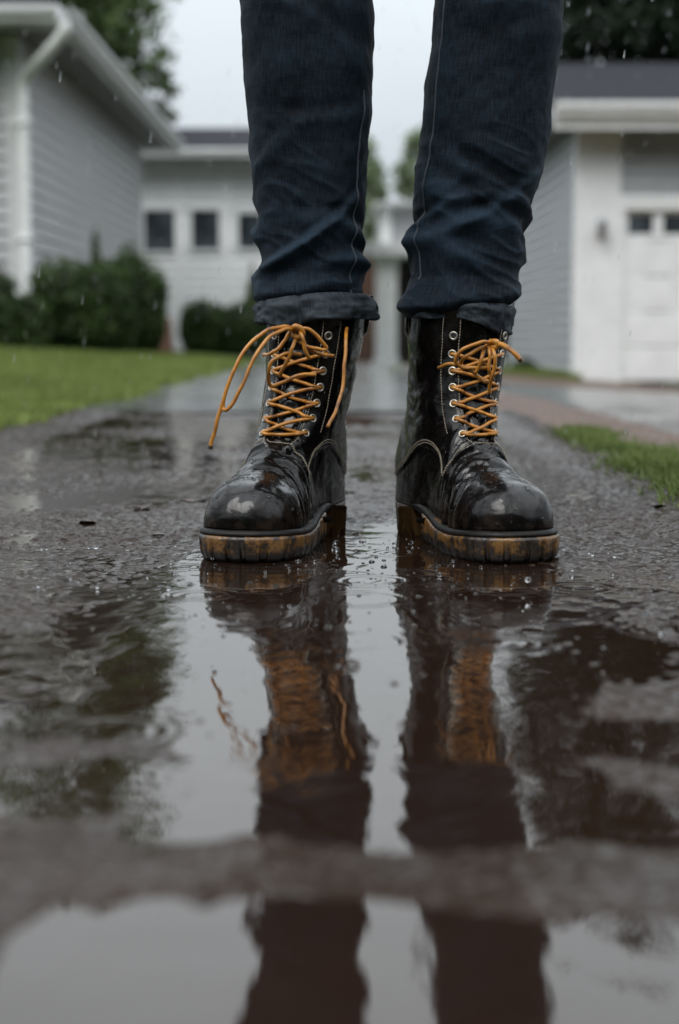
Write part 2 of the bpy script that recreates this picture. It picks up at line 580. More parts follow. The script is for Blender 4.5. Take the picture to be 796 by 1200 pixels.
# soil shoulder between path and driveway, and the mulch bed by the garage
m, nt, b = mat('wet_soil'); M['wet_soil'] = m
v = coord(nt)
n2 = noise(nt, v, 60, 6, .65).outputs[0]
n3 = noise(nt, v, 5, 4).outputs[0]
nt.links.new(mixc(nt, n3, (.048, .026, .015), (.125, .066, .038)), b.inputs['Base Color'])
nt.links.new(ramp(nt, n2, [(.35, .25), (.65, .7)]), b.inputs['Roughness'])
nt.links.new(bump(nt, n2, .8, .01), b.inputs['Normal'])
grid_mesh('soil_shoulder', np.linspace(.38, .74, 90), np.linspace(1.0, 6.5, 700),
          lambda X, Y: terrain(X, Y) + .012 * sstep(.39, .48, X) * sstep(.74, .60, X) + .004 * fbm(X * 25, Y * 25, 0, 4) - .002, M['wet_soil'])
grid_mesh('mulch_bed', np.linspace(.7, 7, 160), np.linspace(12.4, 18.2, 120),
          lambda X, Y: terrain(X, Y) + .03 * sstep(12.4, 13.2, Y + .5 * fbm(X * .8, 0 * Y, 1, 3)) + .012 * fbm(X * 6, Y * 6, 0, 4) - .02, M['wet_soil'])


def water_h(X, Y):
    z = .00030 * fbm(X * 18, Y * 13, 5.1, 3)
    drops = [(.03, 1.44, 1.0, .03), (-.12, 1.36, .6, .022), (.21, 1.40, .8, .028), (-.03, 1.52, 1.0, .02), (.10, 1.30, .5, .02), (.25, 1.20, .7, .03),
             (-.22, 1.10, .5, .025), (.06, 1.62, .8, .02), (-.30, .86, .5, .03), (.17, .95, .5, .03), (.20, .83, .6, .03), (-.06, .80, .25, .03), (.32, 1.02, .8, .03)]
    rq = np.random.default_rng(55)
    drops += [(float(rq.normal() * .24 + .03), float(1.62 - abs(rq.normal()) * .40), float(rq.uniform(.35, .95)), float(rq.uniform(.008, .042))) for _ in range(34)]
    for (cx, cy, a, rr) in drops:
        r = np.hypot(X - cx, Y - cy)
        z = z + .00042 * a * np.cos(r * 2 * math.pi / .011) * np.exp(-((r - rr) / .011) ** 2)
    for (cx, cy) in ((-.073, 1.54), (.145, 1.54)):
        r = np.hypot((X - cx), (Y - cy - .02))
        z = z + .00016 * np.cos((r - .06 + .01 * perlin(X * 25, Y * 25, 6)) * 2 * math.pi / .026) * np.exp(-np.clip(r - .06, 0, 1) / .045)
    return z + terrain(X, Y)


grid_mesh('puddle_water', np.linspace(-.76, .45, 400), np.concatenate([np.arange(.37, 1.9, .0032), np.arange(1.9, 4.48, .012)]), water_h, M['water'])

# ------------------------------------------------------------------ boots
def poly_sdf(P, poly, closed=True):
    """signed distance (negative inside) of points P (n,2) to polygon"""
    A = poly
    B = np.roll(poly, -1, 0) if closed else None
    d2 = np.full(len(P), 1e9)
    ins = np.zeros(len(P), bool)
    for a, bb in zip(A, B):
        e = bb - a
        w = P - a
        t = np.clip((w @ e) / (e @ e + 1e-18), 0, 1)
        q = w - t[:, None] * e
        d2 = np.minimum(d2, (q ** 2).sum(1))
        c = (a[1] > P[:, 1]) != (bb[1] > P[:, 1])
        with np.errstate(divide='ignore', invalid='ignore'):
            xi = (bb[0] - a[0]) * (P[:, 1] - a[1]) / (bb[1] - a[1]) + a[0]
        ins ^= c & (P[:, 0] < xi)
    d = np.sqrt(d2)
    return np.where(ins, -d, d)


OUT = catmull([(0, .0), (.021, .004), (.033, .022), (.0355, .05), (.036, .09), (.041, .14), (.048, .185), (.0515, .222), (.050, .255), (.041, .281), (.024, .2945),
               (.002, .298), (-.022, .295), (-.041, .281), (-.0495, .255), (-.0505, .22), (-.045, .18), (-.038, .14), (-.0345, .09), (-.0345, .05), (-.032, .022), (-.020, .004)], 10, True)
ZB = .029


class Boot:
    def __init__(s, mir, seed, lean):
        s.mir, s.seed, s.lean = mir, seed, lean
        s.out = OUT * np.array([mir * .905, 1.0])
        if mir < 0:
            s.out = s.out[::-1]
        s.gx = np.arange(-.075, .0751, .001)
        s.gy = np.arange(-.03, .3301, .001)
        X, Y = np.meshgrid(s.gx, s.gy, indexing='ij')
        s.D = poly_sdf(np.stack([X.ravel(), Y.ravel()], 1), s.out).reshape(X.shape)
        # quarter panel polygon in side view (y,z)
        s.qpoly = np.array([(-.05, .30), (.20, .30), (.20, .135), (.187, .118), (.181, .095), (.172, .071), (.160, .079), (.146, .089), (.128, .0935), (.108, .090),
                            (.085, .079), (.06, .063), (.035, .052), (-.05, .046)])
        s.cpoly = np.array([(-.05, .30), (.062, .30), (.062, .215), (.056, .205), (.04, .201), (-.05, .201)])
        s.sy = np.arange(-.04, .3301, .001)
        s.sz = np.arange(0, .2801, .001)
        YY, ZZ = np.meshgrid(s.sy, s.sz, indexing='ij')
        pp = np.stack([YY.ravel(), ZZ.ravel()], 1)
        s.Q = poly_sdf(pp, s.qpoly).reshape(YY.shape)
        s.C = poly_sdf(pp, s.cpoly).reshape(YY.shape)

    @staticmethod
    def bil(G, gx, gy, x, y):
        h = gx[1] - gx[0]
        fx = np.clip((x - gx[0]) / h, 0, len(gx) - 1.001)
        fy = np.clip((y - gy[0]) / h, 0, len(gy) - 1.001)
        i, j = fx.astype(int), fy.astype(int)
        a, c = fx - i, fy - j
        return G[i, j] * (1 - a) * (1 - c) + G[i + 1, j] * a * (1 - c) + G[i, j + 1] * (1 - a) * c + G[i + 1, j + 1] * a * c

    def opening(s, z):
        return np.interp(z, [.10, .113, .16, .20, .24], [.004, .013, .0165, .019, .021])

    def field(s, P, detail=True):
        x0, y, z = P[:, 0], P[:, 1], P[:, 2]
        z = z - lift(y)
        x = x0 - s.lean * np.clip(z - .05, 0, 1)
        D = s.bil(s.D, s.gx, s.gy, x0, y)
        Rr = np.interp(y, [0, .06, .12, .17, .2, .24, .30], [.034, .034, .034, .040, .0445, .047, .047])
        Hc = np.interp(y, [0, .06, .11, .14, .165, .185, .205, .225, .245, .265, .30], [.10, .105, .104, .101, .092, .078, .0655, .0560, .0500, .0455, .042])
        sx_ = np.clip(-D / Rr, -3, 1)
        zz = (z - ZB) / Hc
        q = np.interp(y, [.1, .2, .26], [2.0, 2.05, 2.3])
        zq = np.where(zz > 0, zz, 0)
        ff = (np.abs(1 - sx_) ** q + zq ** q) ** (1 / q) - 1
        f1 = ff * np.minimum(.040, Rr)
        f1 = np.maximum(f1, ZB - z)
        # shaft
        bk = np.interp(z, [.03, .05, .075, .10, .13, .17, .21, .25], [.0015, .0, .003, .010, .017, .018, .014, .010])
        fr = np.interp(z, [.03, .06, .09, .11, .13, .16, .20, .25], [.115, .13, .150, .152, .147, .141, .139, .142])
        a = np.interp(z, [.03, .06, .09, .12, .16, .20, .25], [.034, .0345, .0355, .039, .0435, .0475, .050])
        yc, bb = (bk + fr) / 2, (fr - bk) / 2
        rr = (np.abs(x / a) ** 2.25 + np.abs((y - yc) / bb) ** 2.25) ** (1 / 2.25)
        f2 = (rr - 1) * .043
        ztop = .243 - .012 * sstep(.05, .0, y)
        f2 = np.maximum(f2, z - ztop)
        f2 = np.maximum(f2, ZB - z)
        k = .022
        h = np.clip(.5 + .5 * (f2 - f1) / k, 0, 1)
        f = f2 * (1 - h) + f1 * h - k * h * (1 - h)
        if detail:
            Q = s.bil(s.Q, s.sy, s.sz, y, z)
            op = s.opening(z)
            ax = np.abs(x)
            front = sstep(yc * .9, yc + bb * .35, y)
            tong = np.minimum(ax - op, 1.0)      # >0 outside opening
            tong = np.where(front > .5, tong, .05)
            quarter = np.maximum(Q, -tong)        # <0 inside quarter panel
            f = f - .0022 * sstep(.0007, -.0009, quarter)
            # stitched groove
            f = f + .0006 * np.exp(-((quarter + .0042) / .0007) ** 2) * (quarter < 0)
            tin = sstep(.002, -.002, tong) * sstep(.10, .118, z) * front
            f = f + .0030 * tin
            # tongue folds
            f = f - .0016 * tin * perlin(x * 90, z * 38, s.seed) - .001 * tin * perlin(x * 40, z * 110, s.seed + 3)
            # toe cap
            yc_cap = .2315 + .006 * perlin(x * 20, 0 * x, s.seed) - 3.0 * x * x
            cap = (y - yc_cap) * (z < .12)
            f = f - .0011 * sstep(-.0008, .0012, cap) * (z < .12)
            f = f + .0009 * np.exp(-((cap - .0030) / .0008) ** 2) * (z < .12)
            # flex creases across the vamp
            vm = sstep(.150, .175, y) * sstep(.236, .215, y) * sstep(.135, .11, z)
            w1 = perlin(x * 16 + s.seed, (y + .15 * np.abs(x) + .004 * perlin(x * 60, y * 60, s.seed)) * 85, z * 20)
            w2 = perlin(x * 38 + s.seed * 2, (y - .3 * x) * 120, z * 20)
            f = f + vm * (.0024 * np.maximum(0, 1 - np.abs(w1) * 4) ** 1.5 - .0012 * w1 - .0008 * w2)
            # soft dents everywhere
            f = f - .0011 * perlin(x * 28, y * 24, z * 24 + s.seed) * sstep(.03, .06, z) - .0005 * perlin(x * 70, y * 60, z * 60 + s.seed)
            # ankle folds
            an = sstep(.085, .11, z) * sstep(.17, .14, z) * sstep(.10, .06, y)
            f = f + an * .0017 * np.maximum(0, 1 - np.abs(perlin(y * 14, z * 62 + 1.4 * y * 14, s.seed + 7.7)) * 3.2)
            an2 = sstep(.10, .125, z) * sstep(.20, .17, z) * sstep(.14, .09, y)
            f = f + an2 * .0010 * np.maximum(0, 1 - np.abs(perlin(y * 30 + x * 20, z * 48, s.seed + 2.2)) * 3)
            # padded collar
            C = s.bil(s.C, s.sy, s.sz, y, z)
            f = f - .0036 * sstep(.0005, -.008, C) + .0016 * np.exp(-(C / .0012) ** 2)
        return f

    def project(s, o, d, *_):
        """first hit on the built surface from origin o along d"""
        h = s.bvh.ray_cast(Vector(o), Vector(d), .5)
        return None if h[0] is None else np.array(h[0])

    def normal(s, p):
        e = .0015
        p = np.asarray(p, float)
        g = np.array([s.field((p + e * v)[None], False)[0] - s.field((p - e * v)[None], False)[0] for v in np.eye(3)])
        return g / (np.linalg.norm(g) + 1e-12)


def surface_nets(fn, lo, hi, h):
    ax = [np.arange(lo[i], hi[i] + h, h) for i in range(3)]
    n = [len(a) for a in ax]
    X, Y, Z = np.meshgrid(*ax, indexing='ij')
    P = np.stack([X.ravel(), Y.ravel(), Z.ravel()], 1)
    G = np.empty(len(P))
    coarse = fn(P, False)
    nb = np.abs(coarse) < .016
    G[:] = coarse
    G[nb] = fn(P[nb], True)
    G = G.reshape(n)
    S = G < 0
    c = np.zeros([k - 1 for k in n], int)
    for dx in (0, 1):
        for dy in (0, 1):
            for dz in (0, 1):
                c += S[dx:n[0] - 1 + dx, dy:n[1] - 1 + dy, dz:n[2] - 1 + dz]
    act = (c > 0) & (c < 8)
    idx = -np.ones(act.shape, int)
    cells = np.argwhere(act)
    idx[act] = np.arange(len(cells))
    sm = np.zeros((len(cells), 3)); ct = np.zeros(len(cells))
    corners = [(a, b_, d) for a in (0, 1) for b_ in (0, 1) for d in (0, 1)]
    for a in corners:
        for axis in range(3):
            if a[axis] == 0:
                bq = list(a); bq[axis] = 1
                ga = G[cells[:, 0] + a[0], cells[:, 1] + a[1], cells[:, 2] + a[2]]
                gb = G[cells[:, 0] + bq[0], cells[:, 1] + bq[1], cells[:, 2] + bq[2]]
                mk = (ga < 0) != (gb < 0)
                t = np.where(mk, ga / np.where(mk, ga - gb, 1), 0)
                p = np.tile(np.array(a, float), (len(cells), 1))
                p[:, axis] += t
                sm[mk] += p[mk]; ct[mk] += 1
    V = np.array(lo) + h * (cells + sm / ct[:, None])
    Fs = []
    for axis in range(3):
        u, w = (axis + 1) % 3, (axis + 2) % 3
        sl0 = [slice(1, -1)] * 3; sl0[axis] = slice(0, -1)
        sl1 = [slice(1, -1)] * 3; sl1[axis] = slice(1, None)
        a, bq = S[tuple(sl0)], S[tuple(sl1)]
        for flip in (False, True):
            e = np.argwhere((a & ~bq) if not flip else (~a & bq))
            off = np.ones(3, int); off[axis] = 0
            e = e + off
            def cell(du, dw):
                q = e.copy(); q[:, u] += du; q[:, w] += dw
                return idx[q[:, 0], q[:, 1], q[:, 2]]
            f = np.stack([cell(-1, -1), cell(0, -1), cell(0, 0), cell(-1, 0)], 1)
            Fs.append(f[:, ::-1] if flip else f)
    return V, np.concatenate(Fs)


def ring_offset(poly, d):
    t = np.roll(poly, -1, 0) - np.roll(poly, 1, 0)
    t /= np.linalg.norm(t, axis=1)[:, None]
    return poly + d * np.stack([t[:, 1], -t[:, 0]], 1)


def loft(mb, rings, cap=True):
    n0 = len(mb.V); k = len(rings[0])
    for r in rings:
        mb.V += [tuple(p) for p in r]
    for i in range(len(rings) - 1):
        for j in range(k):
            j2 = (j + 1) % k
            mb.F.append((n0 + i * k + j, n0 + i * k + j2, n0 + (i + 1) * k + j2, n0 + (i + 1) * k + j))
    if cap:
        mb.F.append(tuple(n0 + j for j in range(k - 1, -1, -1)))
        mb.F.append(tuple(n0 + (len(rings) - 1) * k + j for j in range(k)))


def lift(y):
    """sole line: springs up at the toe and rises over the heel"""
    return .005 * sstep(.21, .30, y) + .013 * sstep(.180, .085, y)


def make_boot(person, toe_xy, yaw, mir, seed, lean_world, label):
    lean = -lean_world
    B = Boot(mir, seed, lean)
    V, Fq = surface_nets(B.field, (-.072, -.012, .024), (.072, .312, .266), .0017)
    o = mesh_np('boot', V, Fq, M['leather'], person)
    md = o.modifiers.new('smooth', 'SMOOTH'); md.factor = .5; md.iterations = 2
    B.bvh = BVHTree.FromPolygons([tuple(v_) for v_ in V.tolist()], [tuple(f_) for f_ in Fq.tolist()])
    o['label'] = label
    phi = math.pi - yaw * mir     # toe points toward the camera, turned out
    tip = np.array([0, .302])
    rot = np.array([[math.cos(phi), -math.sin(phi)], [math.sin(phi), math.cos(phi)]])
    loc = np.array(toe_xy) - rot @ tip
    o.location = (loc[0], loc[1], -.001)
    o.rotation_euler = (0, 0, phi)
    Mw = Matrix.Translation(o.location) @ Matrix.Rotation(phi, 4, 'Z')
    inv = np.array(Mw.inverted())
    L = lambda p: (inv @ np.append(np.asarray(p, float), 1))[:3]

    out = B.out if mir > 0 else B.out
    # orientation of outline: make offset outward
    area = .5 * np.sum(out[:, 0] * np.roll(out[:, 1], -1) - np.roll(out[:, 0], -1) * out[:, 1])
    sgn = 1 if area > 0 else -1
    off = lambda d: ring_offset(out, d * sgn)
    r3 = lambda p2, z: np.stack([p2[:, 0], p2[:, 1], z + lift(p2[:, 1])], 1)
    # welt
    w = MB()
    loft(w, [r3(off(.0028) , .0222), r3(off(.0048), .0228), r3(off(.0051), .0243), r3(off(.0041), .0262), r3(off(.002), .0278), r3(off(-.006), .0298)])
    w.build('welt', M['welt'], o, True)
    # outsole forefoot with lugs cut along the edge; front part y>.105
    fine = catmull(out[::2], 8, True)
    t = np.roll(fine, -1, 0) - np.roll(fine, 1, 0)
    t /= np.linalg.norm(t, axis=1)[:, None]
    nrm = sgn * np.stack([t[:, 1], -t[:, 0]], 1)
    sarc = np.concatenate([[0], np.cumsum(np.linalg.norm(np.diff(fine, axis=0), axis=1))])
    lug = sstep(-.75, -.35, np.sin(sarc * 2 * math.pi / .0165 + 4.5 * perlin(sarc * 18, 0 * sarc, seed)))
    yy = fine[:, 1]

    def clampy(p2, a, c):
        q = p2.copy()
        q[:, 1] = np.clip(q[:, 1], a, c)
        return q
    sl = MB()
    nz = .0010 * perlin(fine[:, 0] * 90, fine[:, 1] * 90, seed) + .0005 * perlin(fine[:, 0] * 300, fine[:, 1] * 300, seed)
    ringsf = []
    for (z, d, lg) in ((-.001, .001, 1), (.004, .0045, 1), (.0085, .0058, 1), (.0115, .0062, .8), (.0155, .0064, .25), (.019, .0066, 0), (.0215, .0058, 0), (.0226, .003, 0)):
        dd = d - lg * .0042 * (1 - lug) + nz * (1 if z > .003 else 0)
        p = clampy(fine + nrm * dd[:, None], .112 + .004 * (z > .01), 1)
        zz = z + lift(p[:, 1]) * (1 if z > .012 else .55 + 0 * p[:, 1]) * np.where(p[:, 1] > .2, 1, min(1, max(0, z / .02)))
        ringsf.append(np.stack([p[:, 0], p[:, 1], zz], 1))
    loft(sl, ringsf)
    sl.build('outsole', M['sole'], o, True)
    # shank under the arch
    sk = MB()
    ring = lambda z, d, a, c, g: np.stack([clampy(fine + nrm * d, a, c)[:, 0] * g, clampy(fine + nrm * d, a, c)[:, 1], z + lift(clampy(fine + nrm * d, a, c)[:, 1])], 1)
    loft(sk, [ring(.0145, -.004, .07, .13, .9), ring(.0165, .002, .069, .131, 1), ring(.0222, .004, .068, .132, 1)])
    sk.build('shank', M['welt'], o, True)
    # heel block
    hb = MB()
    rr = []
    for (z, d, yc_) in ((-.001, .0012, .0755), (.004, .0026, .0765), (.012, .0030, .077), (.024, .0040, .078), (.0335, .0050, .079), (.0356, .003, .079)):
        dd = d - .0035 * (1 - lug) * (z < .008) + nz
        p = clampy(fine + nrm * dd[:, None], -1, yc_)
        rr.append(np.stack([p[:, 0], p[:, 1], np.full(len(fine), z)], 1))
    loft(hb, rr)
    hb.build('heel', M['heel'], o, True)

    # ---------------- eyelets and laces
    lx = lambda z: lean * max(z - .05, 0)
    zs = [.1185, .133, .1485, .165, .182, .1995, .2185]
    E = {}
    for sd in (-1, 1):
        for i, z in enumerate(zs):
            x = sd * (float(B.opening(np.array(z))) + (.0090 if i else .0075)) + lx(z)
            p = B.project((x, .33, z), (0, -1, 0))
            n = B.normal(p)
            E[sd, i] = (p, n)
            # torus + dark disc
            me = MB()
            zax = n
            ux = np.cross(zax, (0, 0, 1.0)); ux /= np.linalg.norm(ux); vx = np.cross(zax, ux)
            RR, rr_ = .0037, .0012
            a_, b_ = 20, 8
            for ia in range(a_):
                A = 2 * math.pi * ia / a_
                ca = math.cos(A) * ux + math.sin(A) * vx
                for ib in range(b_):
                    Bq = 2 * math.pi * ib / b_
                    me.V.append(tuple(p + zax * (.0006 + rr_ * .8 * math.sin(Bq)) + ca * (RR + rr_ * math.cos(Bq))))
            for ia in range(a_):
                for ib in range(b_):
                    me.F.append((ia * b_ + ib, ia * b_ + (ib + 1) % b_, ((ia + 1) % a_) * b_ + (ib + 1) % b_, ((ia + 1) % a_) * b_ + ib))
            eo = me.build('eyelet', M['eyelet'], o, True)
            n0 = len(me.V)
            dk = MB()
            dk.V = [tuple(p + zax * .0007)] + [tuple(p + zax * .0007 + .0033 * (math.cos(2 * math.pi * q / 16) * ux + math.sin(2 * math.pi * q / 16) * vx)) for q in range(16)]
            dk.F = [(0, 1 + q, 1 + (q + 1) % 16) for q in range(16)]
            eo.data.materials.append(M['hole'])
            bm = bmesh.new(); bm.from_mesh(eo.data)
            vs = [bm.verts.new(c_) for c_ in dk.V]
            for f_ in dk.F:
                nf = bm.faces.new([vs[i_] for i_ in f_]); nf.material_index = 1
            bm.to_mesh(eo.data); bm.free()

    lace = MB()
    LR = .0019

    def seg(pa, na, pb, nb, lift, wob=0.0, ins=.3):
        """lace from eyelet a across the tongue to eyelet b"""
        mid = []
        for t in np.linspace(0, 1, 9)[1:-1]:
            q = pa * (1 - t) + pb * t
            nn = na * (1 - t) + nb * t
            q = q + np.array([0, 0, wob * math.sin(math.pi * t)])
            h = B.project((q[0], .33, q[2]), (0, -1, 0))
            base = h if h is not None else q
            y = max(base[1] + LR * 1.0, q[1] + .002) + lift * math.sin(math.pi * t)
            mid.append((q[0], y, q[2]))
        pts = [pa - na * .004, pa + na * .0012] + mid + [pb + nb * .0012, pb - nb * .004]
        lace.tube(catmull(pts, 5), LR, 9)

    rs = random.Random(seed)
    seg(*E[-1, 0], *E[1, 0], .0020, -.0015)
    topi = 5
    for i in range(topi):
        up = 1 if (i % 2 == 0) else -1
        seg(*E[up, i], *E[-up, i + 1], .0045, rs.uniform(-.002, .003))
        seg(*E[-up, i], *E[up, i + 1], .0015, rs.uniform(-.003, .002))

    def free(pix, r=LR, taper=True):
        """loose lace through (px, py, Y) stations"""
        pts = catmull([L(at(*q)) for q in pix], 9)
        wv = np.stack([perlin(np.arange(len(pts)) * .13, .3 * k_, seed) for k_ in range(3)], 1) * .0012
        pts = pts + wv
        lace.tube(pts, r, 9)
        return pts
    return o, B, E, L, lace, free, inv


person = empty('person', (.04, 1.75, 0))
tag(person, 'person in dark wet jeans with rolled cuffs and black lace-up boots, standing in the puddle', 'person')
person_inv = Matrix.Translation((-.04, -1.75, 0))


def adopt(o, parent=person):
    o.matrix_parent_inverse = person_inv


# toe tips on the ground
tl = (-.101, 1.545)
tr = (.179, 1.54)
bootL, BL, EL, LL, laceL, freeL, invL = make_boot(person, tl, R(15.5), 1, 11.3, .10, 'boot on the left with a long loop of amber lace hanging down its outer side')
bootR, BR, ER, LR_, laceR, freeR, invR = make_boot(person, tr, R(17.5), -1, 27.9, .11, 'boot on the right with a short lace end sticking out at its top')
for o in (bootL, bootR):
    adopt(o)

# ---- loose lace of the left boot
def zl(X, Y, D):
    return (220 + X * .289, 340 + Y * .289, D)


freeL([zl(425, 158, 1.605), zl(400, 150, 1.59), zl(330, 162, 1.575), zl(245, 222, 1.565), zl(185, 330, 1.56), zl(142, 460, 1.56), zl(112, 560, 1.56), zl(93, 640, 1.562)])
freeL([zl(440, 165, 1.60), zl(400, 160, 1.585), zl(335, 190, 1.57), zl(275, 260, 1.56), zl(228, 370, 1.555), zl(190, 450, 1.555), zl(160, 484, 1.556), zl(146, 480, 1.56), zl(146, 445, 1.562)])
freeL([zl(440, 155, 1.60), zl(490, 160, 1.597), zl(535, 195, 1.60), zl(560, 235, 1.605), zl(530, 238, 1.60), zl(480, 225, 1.598), zl(440, 190, 1.60)])
freeL([zl(590, 268, 1.63), zl(540, 262, 1.612), zl(490, 235, 1.600), zl(455, 180, 1.596)])
freeL([zl(452, 160, 1.597), zl(466, 190, 1.588), zl(476, 235, 1.588), zl(488, 275, 1.592)])
freeL([zl(415, 170, 1.60), zl(390, 215, 1.60), zl(345, 255, 1.60), zl(305, 262, 1.62)])
freeL([zl(440, 200, 1.598), zl(425, 240, 1.592), zl(405, 290, 1.595), zl(380, 325, 1.60), zl(375, 350, 1.605)])
freeL([zl(460, 262, 1.602), zl(400, 260, 1.594), zl(345, 290, 1.59), zl(325, 340, 1.592), zl(340, 388, 1.60), zl(385, 375, 1.595), zl(450, 345, 1.592), zl(520, 342, 1.60)])
freeL([zl(425, 160, 1.602), zl(440, 150, 1.592), zl(462, 158, 1.592), zl(462, 182, 1.595), zl(438, 188, 1.598), zl(425, 172, 1.602)], .003)
freeL([zl(645, 155, 1.700), zl(643, 210, 1.683), zl(638, 300, 1.675), zl(625, 400, 1.668), zl(600, 490, 1.655), zl(568, 556, 1.645)])
# ---- loose lace of the right boot
def zr(X, Y, D):
    return (430 + X * .314, 340 + Y * .314, D)


freeR([zr(470, 200, 1.60), zr(500, 205, 1.59), zr(540, 228, 1.58), zr(577, 265, 1.575)], .0026)
freeR([zr(470, 198, 1.602), zr(430, 196, 1.59), zr(370, 218, 1.588), zr(330, 255, 1.592), zr(350, 285, 1.597), zr(400, 290, 1.596), zr(462, 288, 1.598)])
freeR([zr(465, 200, 1.60), zr(476, 250, 1.588), zr(472, 310, 1.590), zr(458, 350, 1.594), zr(460, 385, 1.60)])
freeR([zr(455, 200, 1.60), zr(458, 245, 1.592), zr(455, 290, 1.592), zr(468, 330, 1.597)])
freeR([zr(268, 290, 1.635), zr(310, 278, 1.613), zr(370, 290, 1.602), zr(430, 335, 1.600), zr(455, 345, 1.602)])
freeR([zr(440, 215, 1.600), zr(425, 265, 1.592), zr(405, 312, 1.597)])
freeR([zr(455, 205, 1.600), zr(410, 225, 1.592), zr(370, 250, 1.592), zr(345, 275, 1.600)])
freeR([zr(462, 192, 1.602), zr(482, 196, 1.592), zr(484, 214, 1.594), zr(462, 218, 1.598), zr(452, 205, 1.602)], .0029)

for bo, lc in ((bootL, laceL), (bootR, laceR)):
    lc.build('lace', M['lace'], bo, True)


# ---- lace tips
def aglet(bo, L, pix):
    g = MB()
    pts = catmull([L(at(*q)) for q in pix], 4)
    g.tube(pts, np.linspace(.0026, .0021, len(pts)), 9)
    g.build('lace_tip', M['aglet'], bo, True)


aglet(bootL, LL, [zl(95, 630, 1.562), zl(92, 645, 1.562)])
aglet(bootR, LR_, [zr(570, 257, 1.5755), zr(578, 266, 1.575)])


# ---- stitching: short raised dashes along the panel edges
def stitches(bo, B, lean):
    lines = []
    q = B.qpoly
    path = catmull(np.array([(.180, .118), (.1755, .096), (.1690, .0755), (.1595, .0830), (.146, .0935), (.128, .0980), (.108, .0945), (.083, .083), (.058, .067), (.033, .0565)]), 14)
    for d in (0, .0028):
        for sd in (-1, 1):
            lines.append([((sd * .12, y - .2 * d, z + d + float(lift(np.array(y)))), (-sd, 0, 0)) for y, z in path])
    for sd in (-1, 1):
        l = []
        for z in np.linspace(.108, .238, 90):
            x = sd * (float(B.opening(np.array(z))) + .0035) - B.mir * 0 + lean * max(z - .05, 0)
            l.append(((x, .33, z), (0, -1, 0)))
        lines.append(l)
        l = []
        for z in np.linspace(.118, .238, 80):
            x = sd * (float(B.opening(np.array(z))) + .0178) + lean * max(z - .05, 0)
            l.append(((x, .33, z), (0, -1, 0)))
        lines.append(l)
        cl = catmull(np.array([(.059, .240), (.059, .215), (.053, .2045), (.04, .1985), (.02, .1985)]), 14)
        lines.append([((sd * .12, y, z + .013), (-sd, 0, 0)) for y, z in cl])
    for l in lines:
        pts = []
        for o_, d_ in l:
            p = B.project(o_, d_, 0, .25, 200)
            if p is not None:
                pts.append(p)
        if len(pts) < 4:
            continue
        pts = np.array(pts)
        sl_ = np.concatenate([[0], np.cumsum(np.linalg.norm(np.diff(pts, axis=0), axis=1))])
        t = 0
        st = MB()
        while t + .0024 < sl_[-1]:
            ss = np.linspace(t, t + .0022, 4)
            pp = np.stack([np.interp(ss, sl_, pts[:, k_]) for k_ in range(3)], 1)
            nn = np.array(B.bvh.find_nearest(Vector(pp[1]))[1])
            pp = pp + nn * np.array([[-.0001], [.00035], [.00035], [-.0001]])
            st.tube(pp, .00042, 5)
            t += .0031
        st.build('stitching', M['thread'], bo, True)


stitches(bootL, BL, -.10)
stitches(bootR, BR, -.11)


# ---- water beads on the leather
def beads(bo, B, seed, n):
    r_ = np.random.default_rng(seed)
    me = bo.data
    k = len(me.vertices)
    co = np.empty(k * 3, np.float32); me.vertices.foreach_get('co', co); co = co.reshape(-1, 3)
    no = np.empty(k * 3, np.float32); me.vertices.foreach_get('normal', no); no = no.reshape(-1, 3)
    wgt = np.where(no[:, 2] > .15, no[:, 2] + .2, .06) * (co[:, 1] > .06)
    pick = r_.choice(k, n, False, wgt / wgt.sum())
    Vs, Fs = [], []
    base = 0
    ra, rb = 8, 3
    for p in pick:
        c, nn = co[p], no[p]
        u = np.cross(nn, (.3, .2, .9)); u /= np.linalg.norm(u); w_ = np.cross(nn, u)
        rad = min(.0024, r_.lognormal(-7.15, .5))
        ring = []
        for j in range(rb):
            th = (math.pi / 2) * j / rb
            for i in range(ra):
                a = 2 * math.pi * i / ra
                Vs.append(c - nn * rad * .15 + rad * (math.cos(th) * (math.cos(a) * u + math.sin(a) * w_)) + nn * rad * .75 * math.sin(th))
        Vs.append(c + nn * rad * .6)
        for j in range(rb - 1):
            for i in range(ra):
                Fs.append((base + j * ra + i, base + j * ra + (i + 1) % ra, base + (j + 1) * ra + (i + 1) % ra, base + (j + 1) * ra + i))
        for i in range(ra):
            Fs.append((base + (rb - 1) * ra + i, base + (rb - 1) * ra + (i + 1) % ra, base + rb * ra))
        base += ra * rb + 1
    o = mesh_np('water_beads', Vs, Fs, M['drop'], bo)
    o['kind'] = 'stuff'


beads(bootL, BL, 5, 420)
beads(bootR, BR, 6, 420)

# ------------------------------------------------------------------ jeans
def px_profile(rows, Y):
    out = []
    for (py, xl, xr) in rows:
        a, c = at(xl, py, Y), at(xr, py, Y)
        out.append((a[2], (a[0] + c[0]) / 2, (c[0] - a[0]) / 2))
    return np.array(out[::-1])


YL = 1.745
rowsL = [(0, 282, 436), (50, 284, 438), (100, 287, 436), (150, 292, 433), (200, 296, 430), (250, 300, 428), (290, 303, 424), (320, 306, 421), (338, 303, 422), (350, 301, 427), (358, 300, 432)]
rowsR = [(0, 510, 658), (50, 506, 657), (100, 499, 650), (150, 494, 645), (200, 490, 636), (240, 487, 625), (270, 484, 614), (300, 483, 612), (325, 484, 608), (345, 475, 606), (360, 468, 603), (370, 467, 601)]


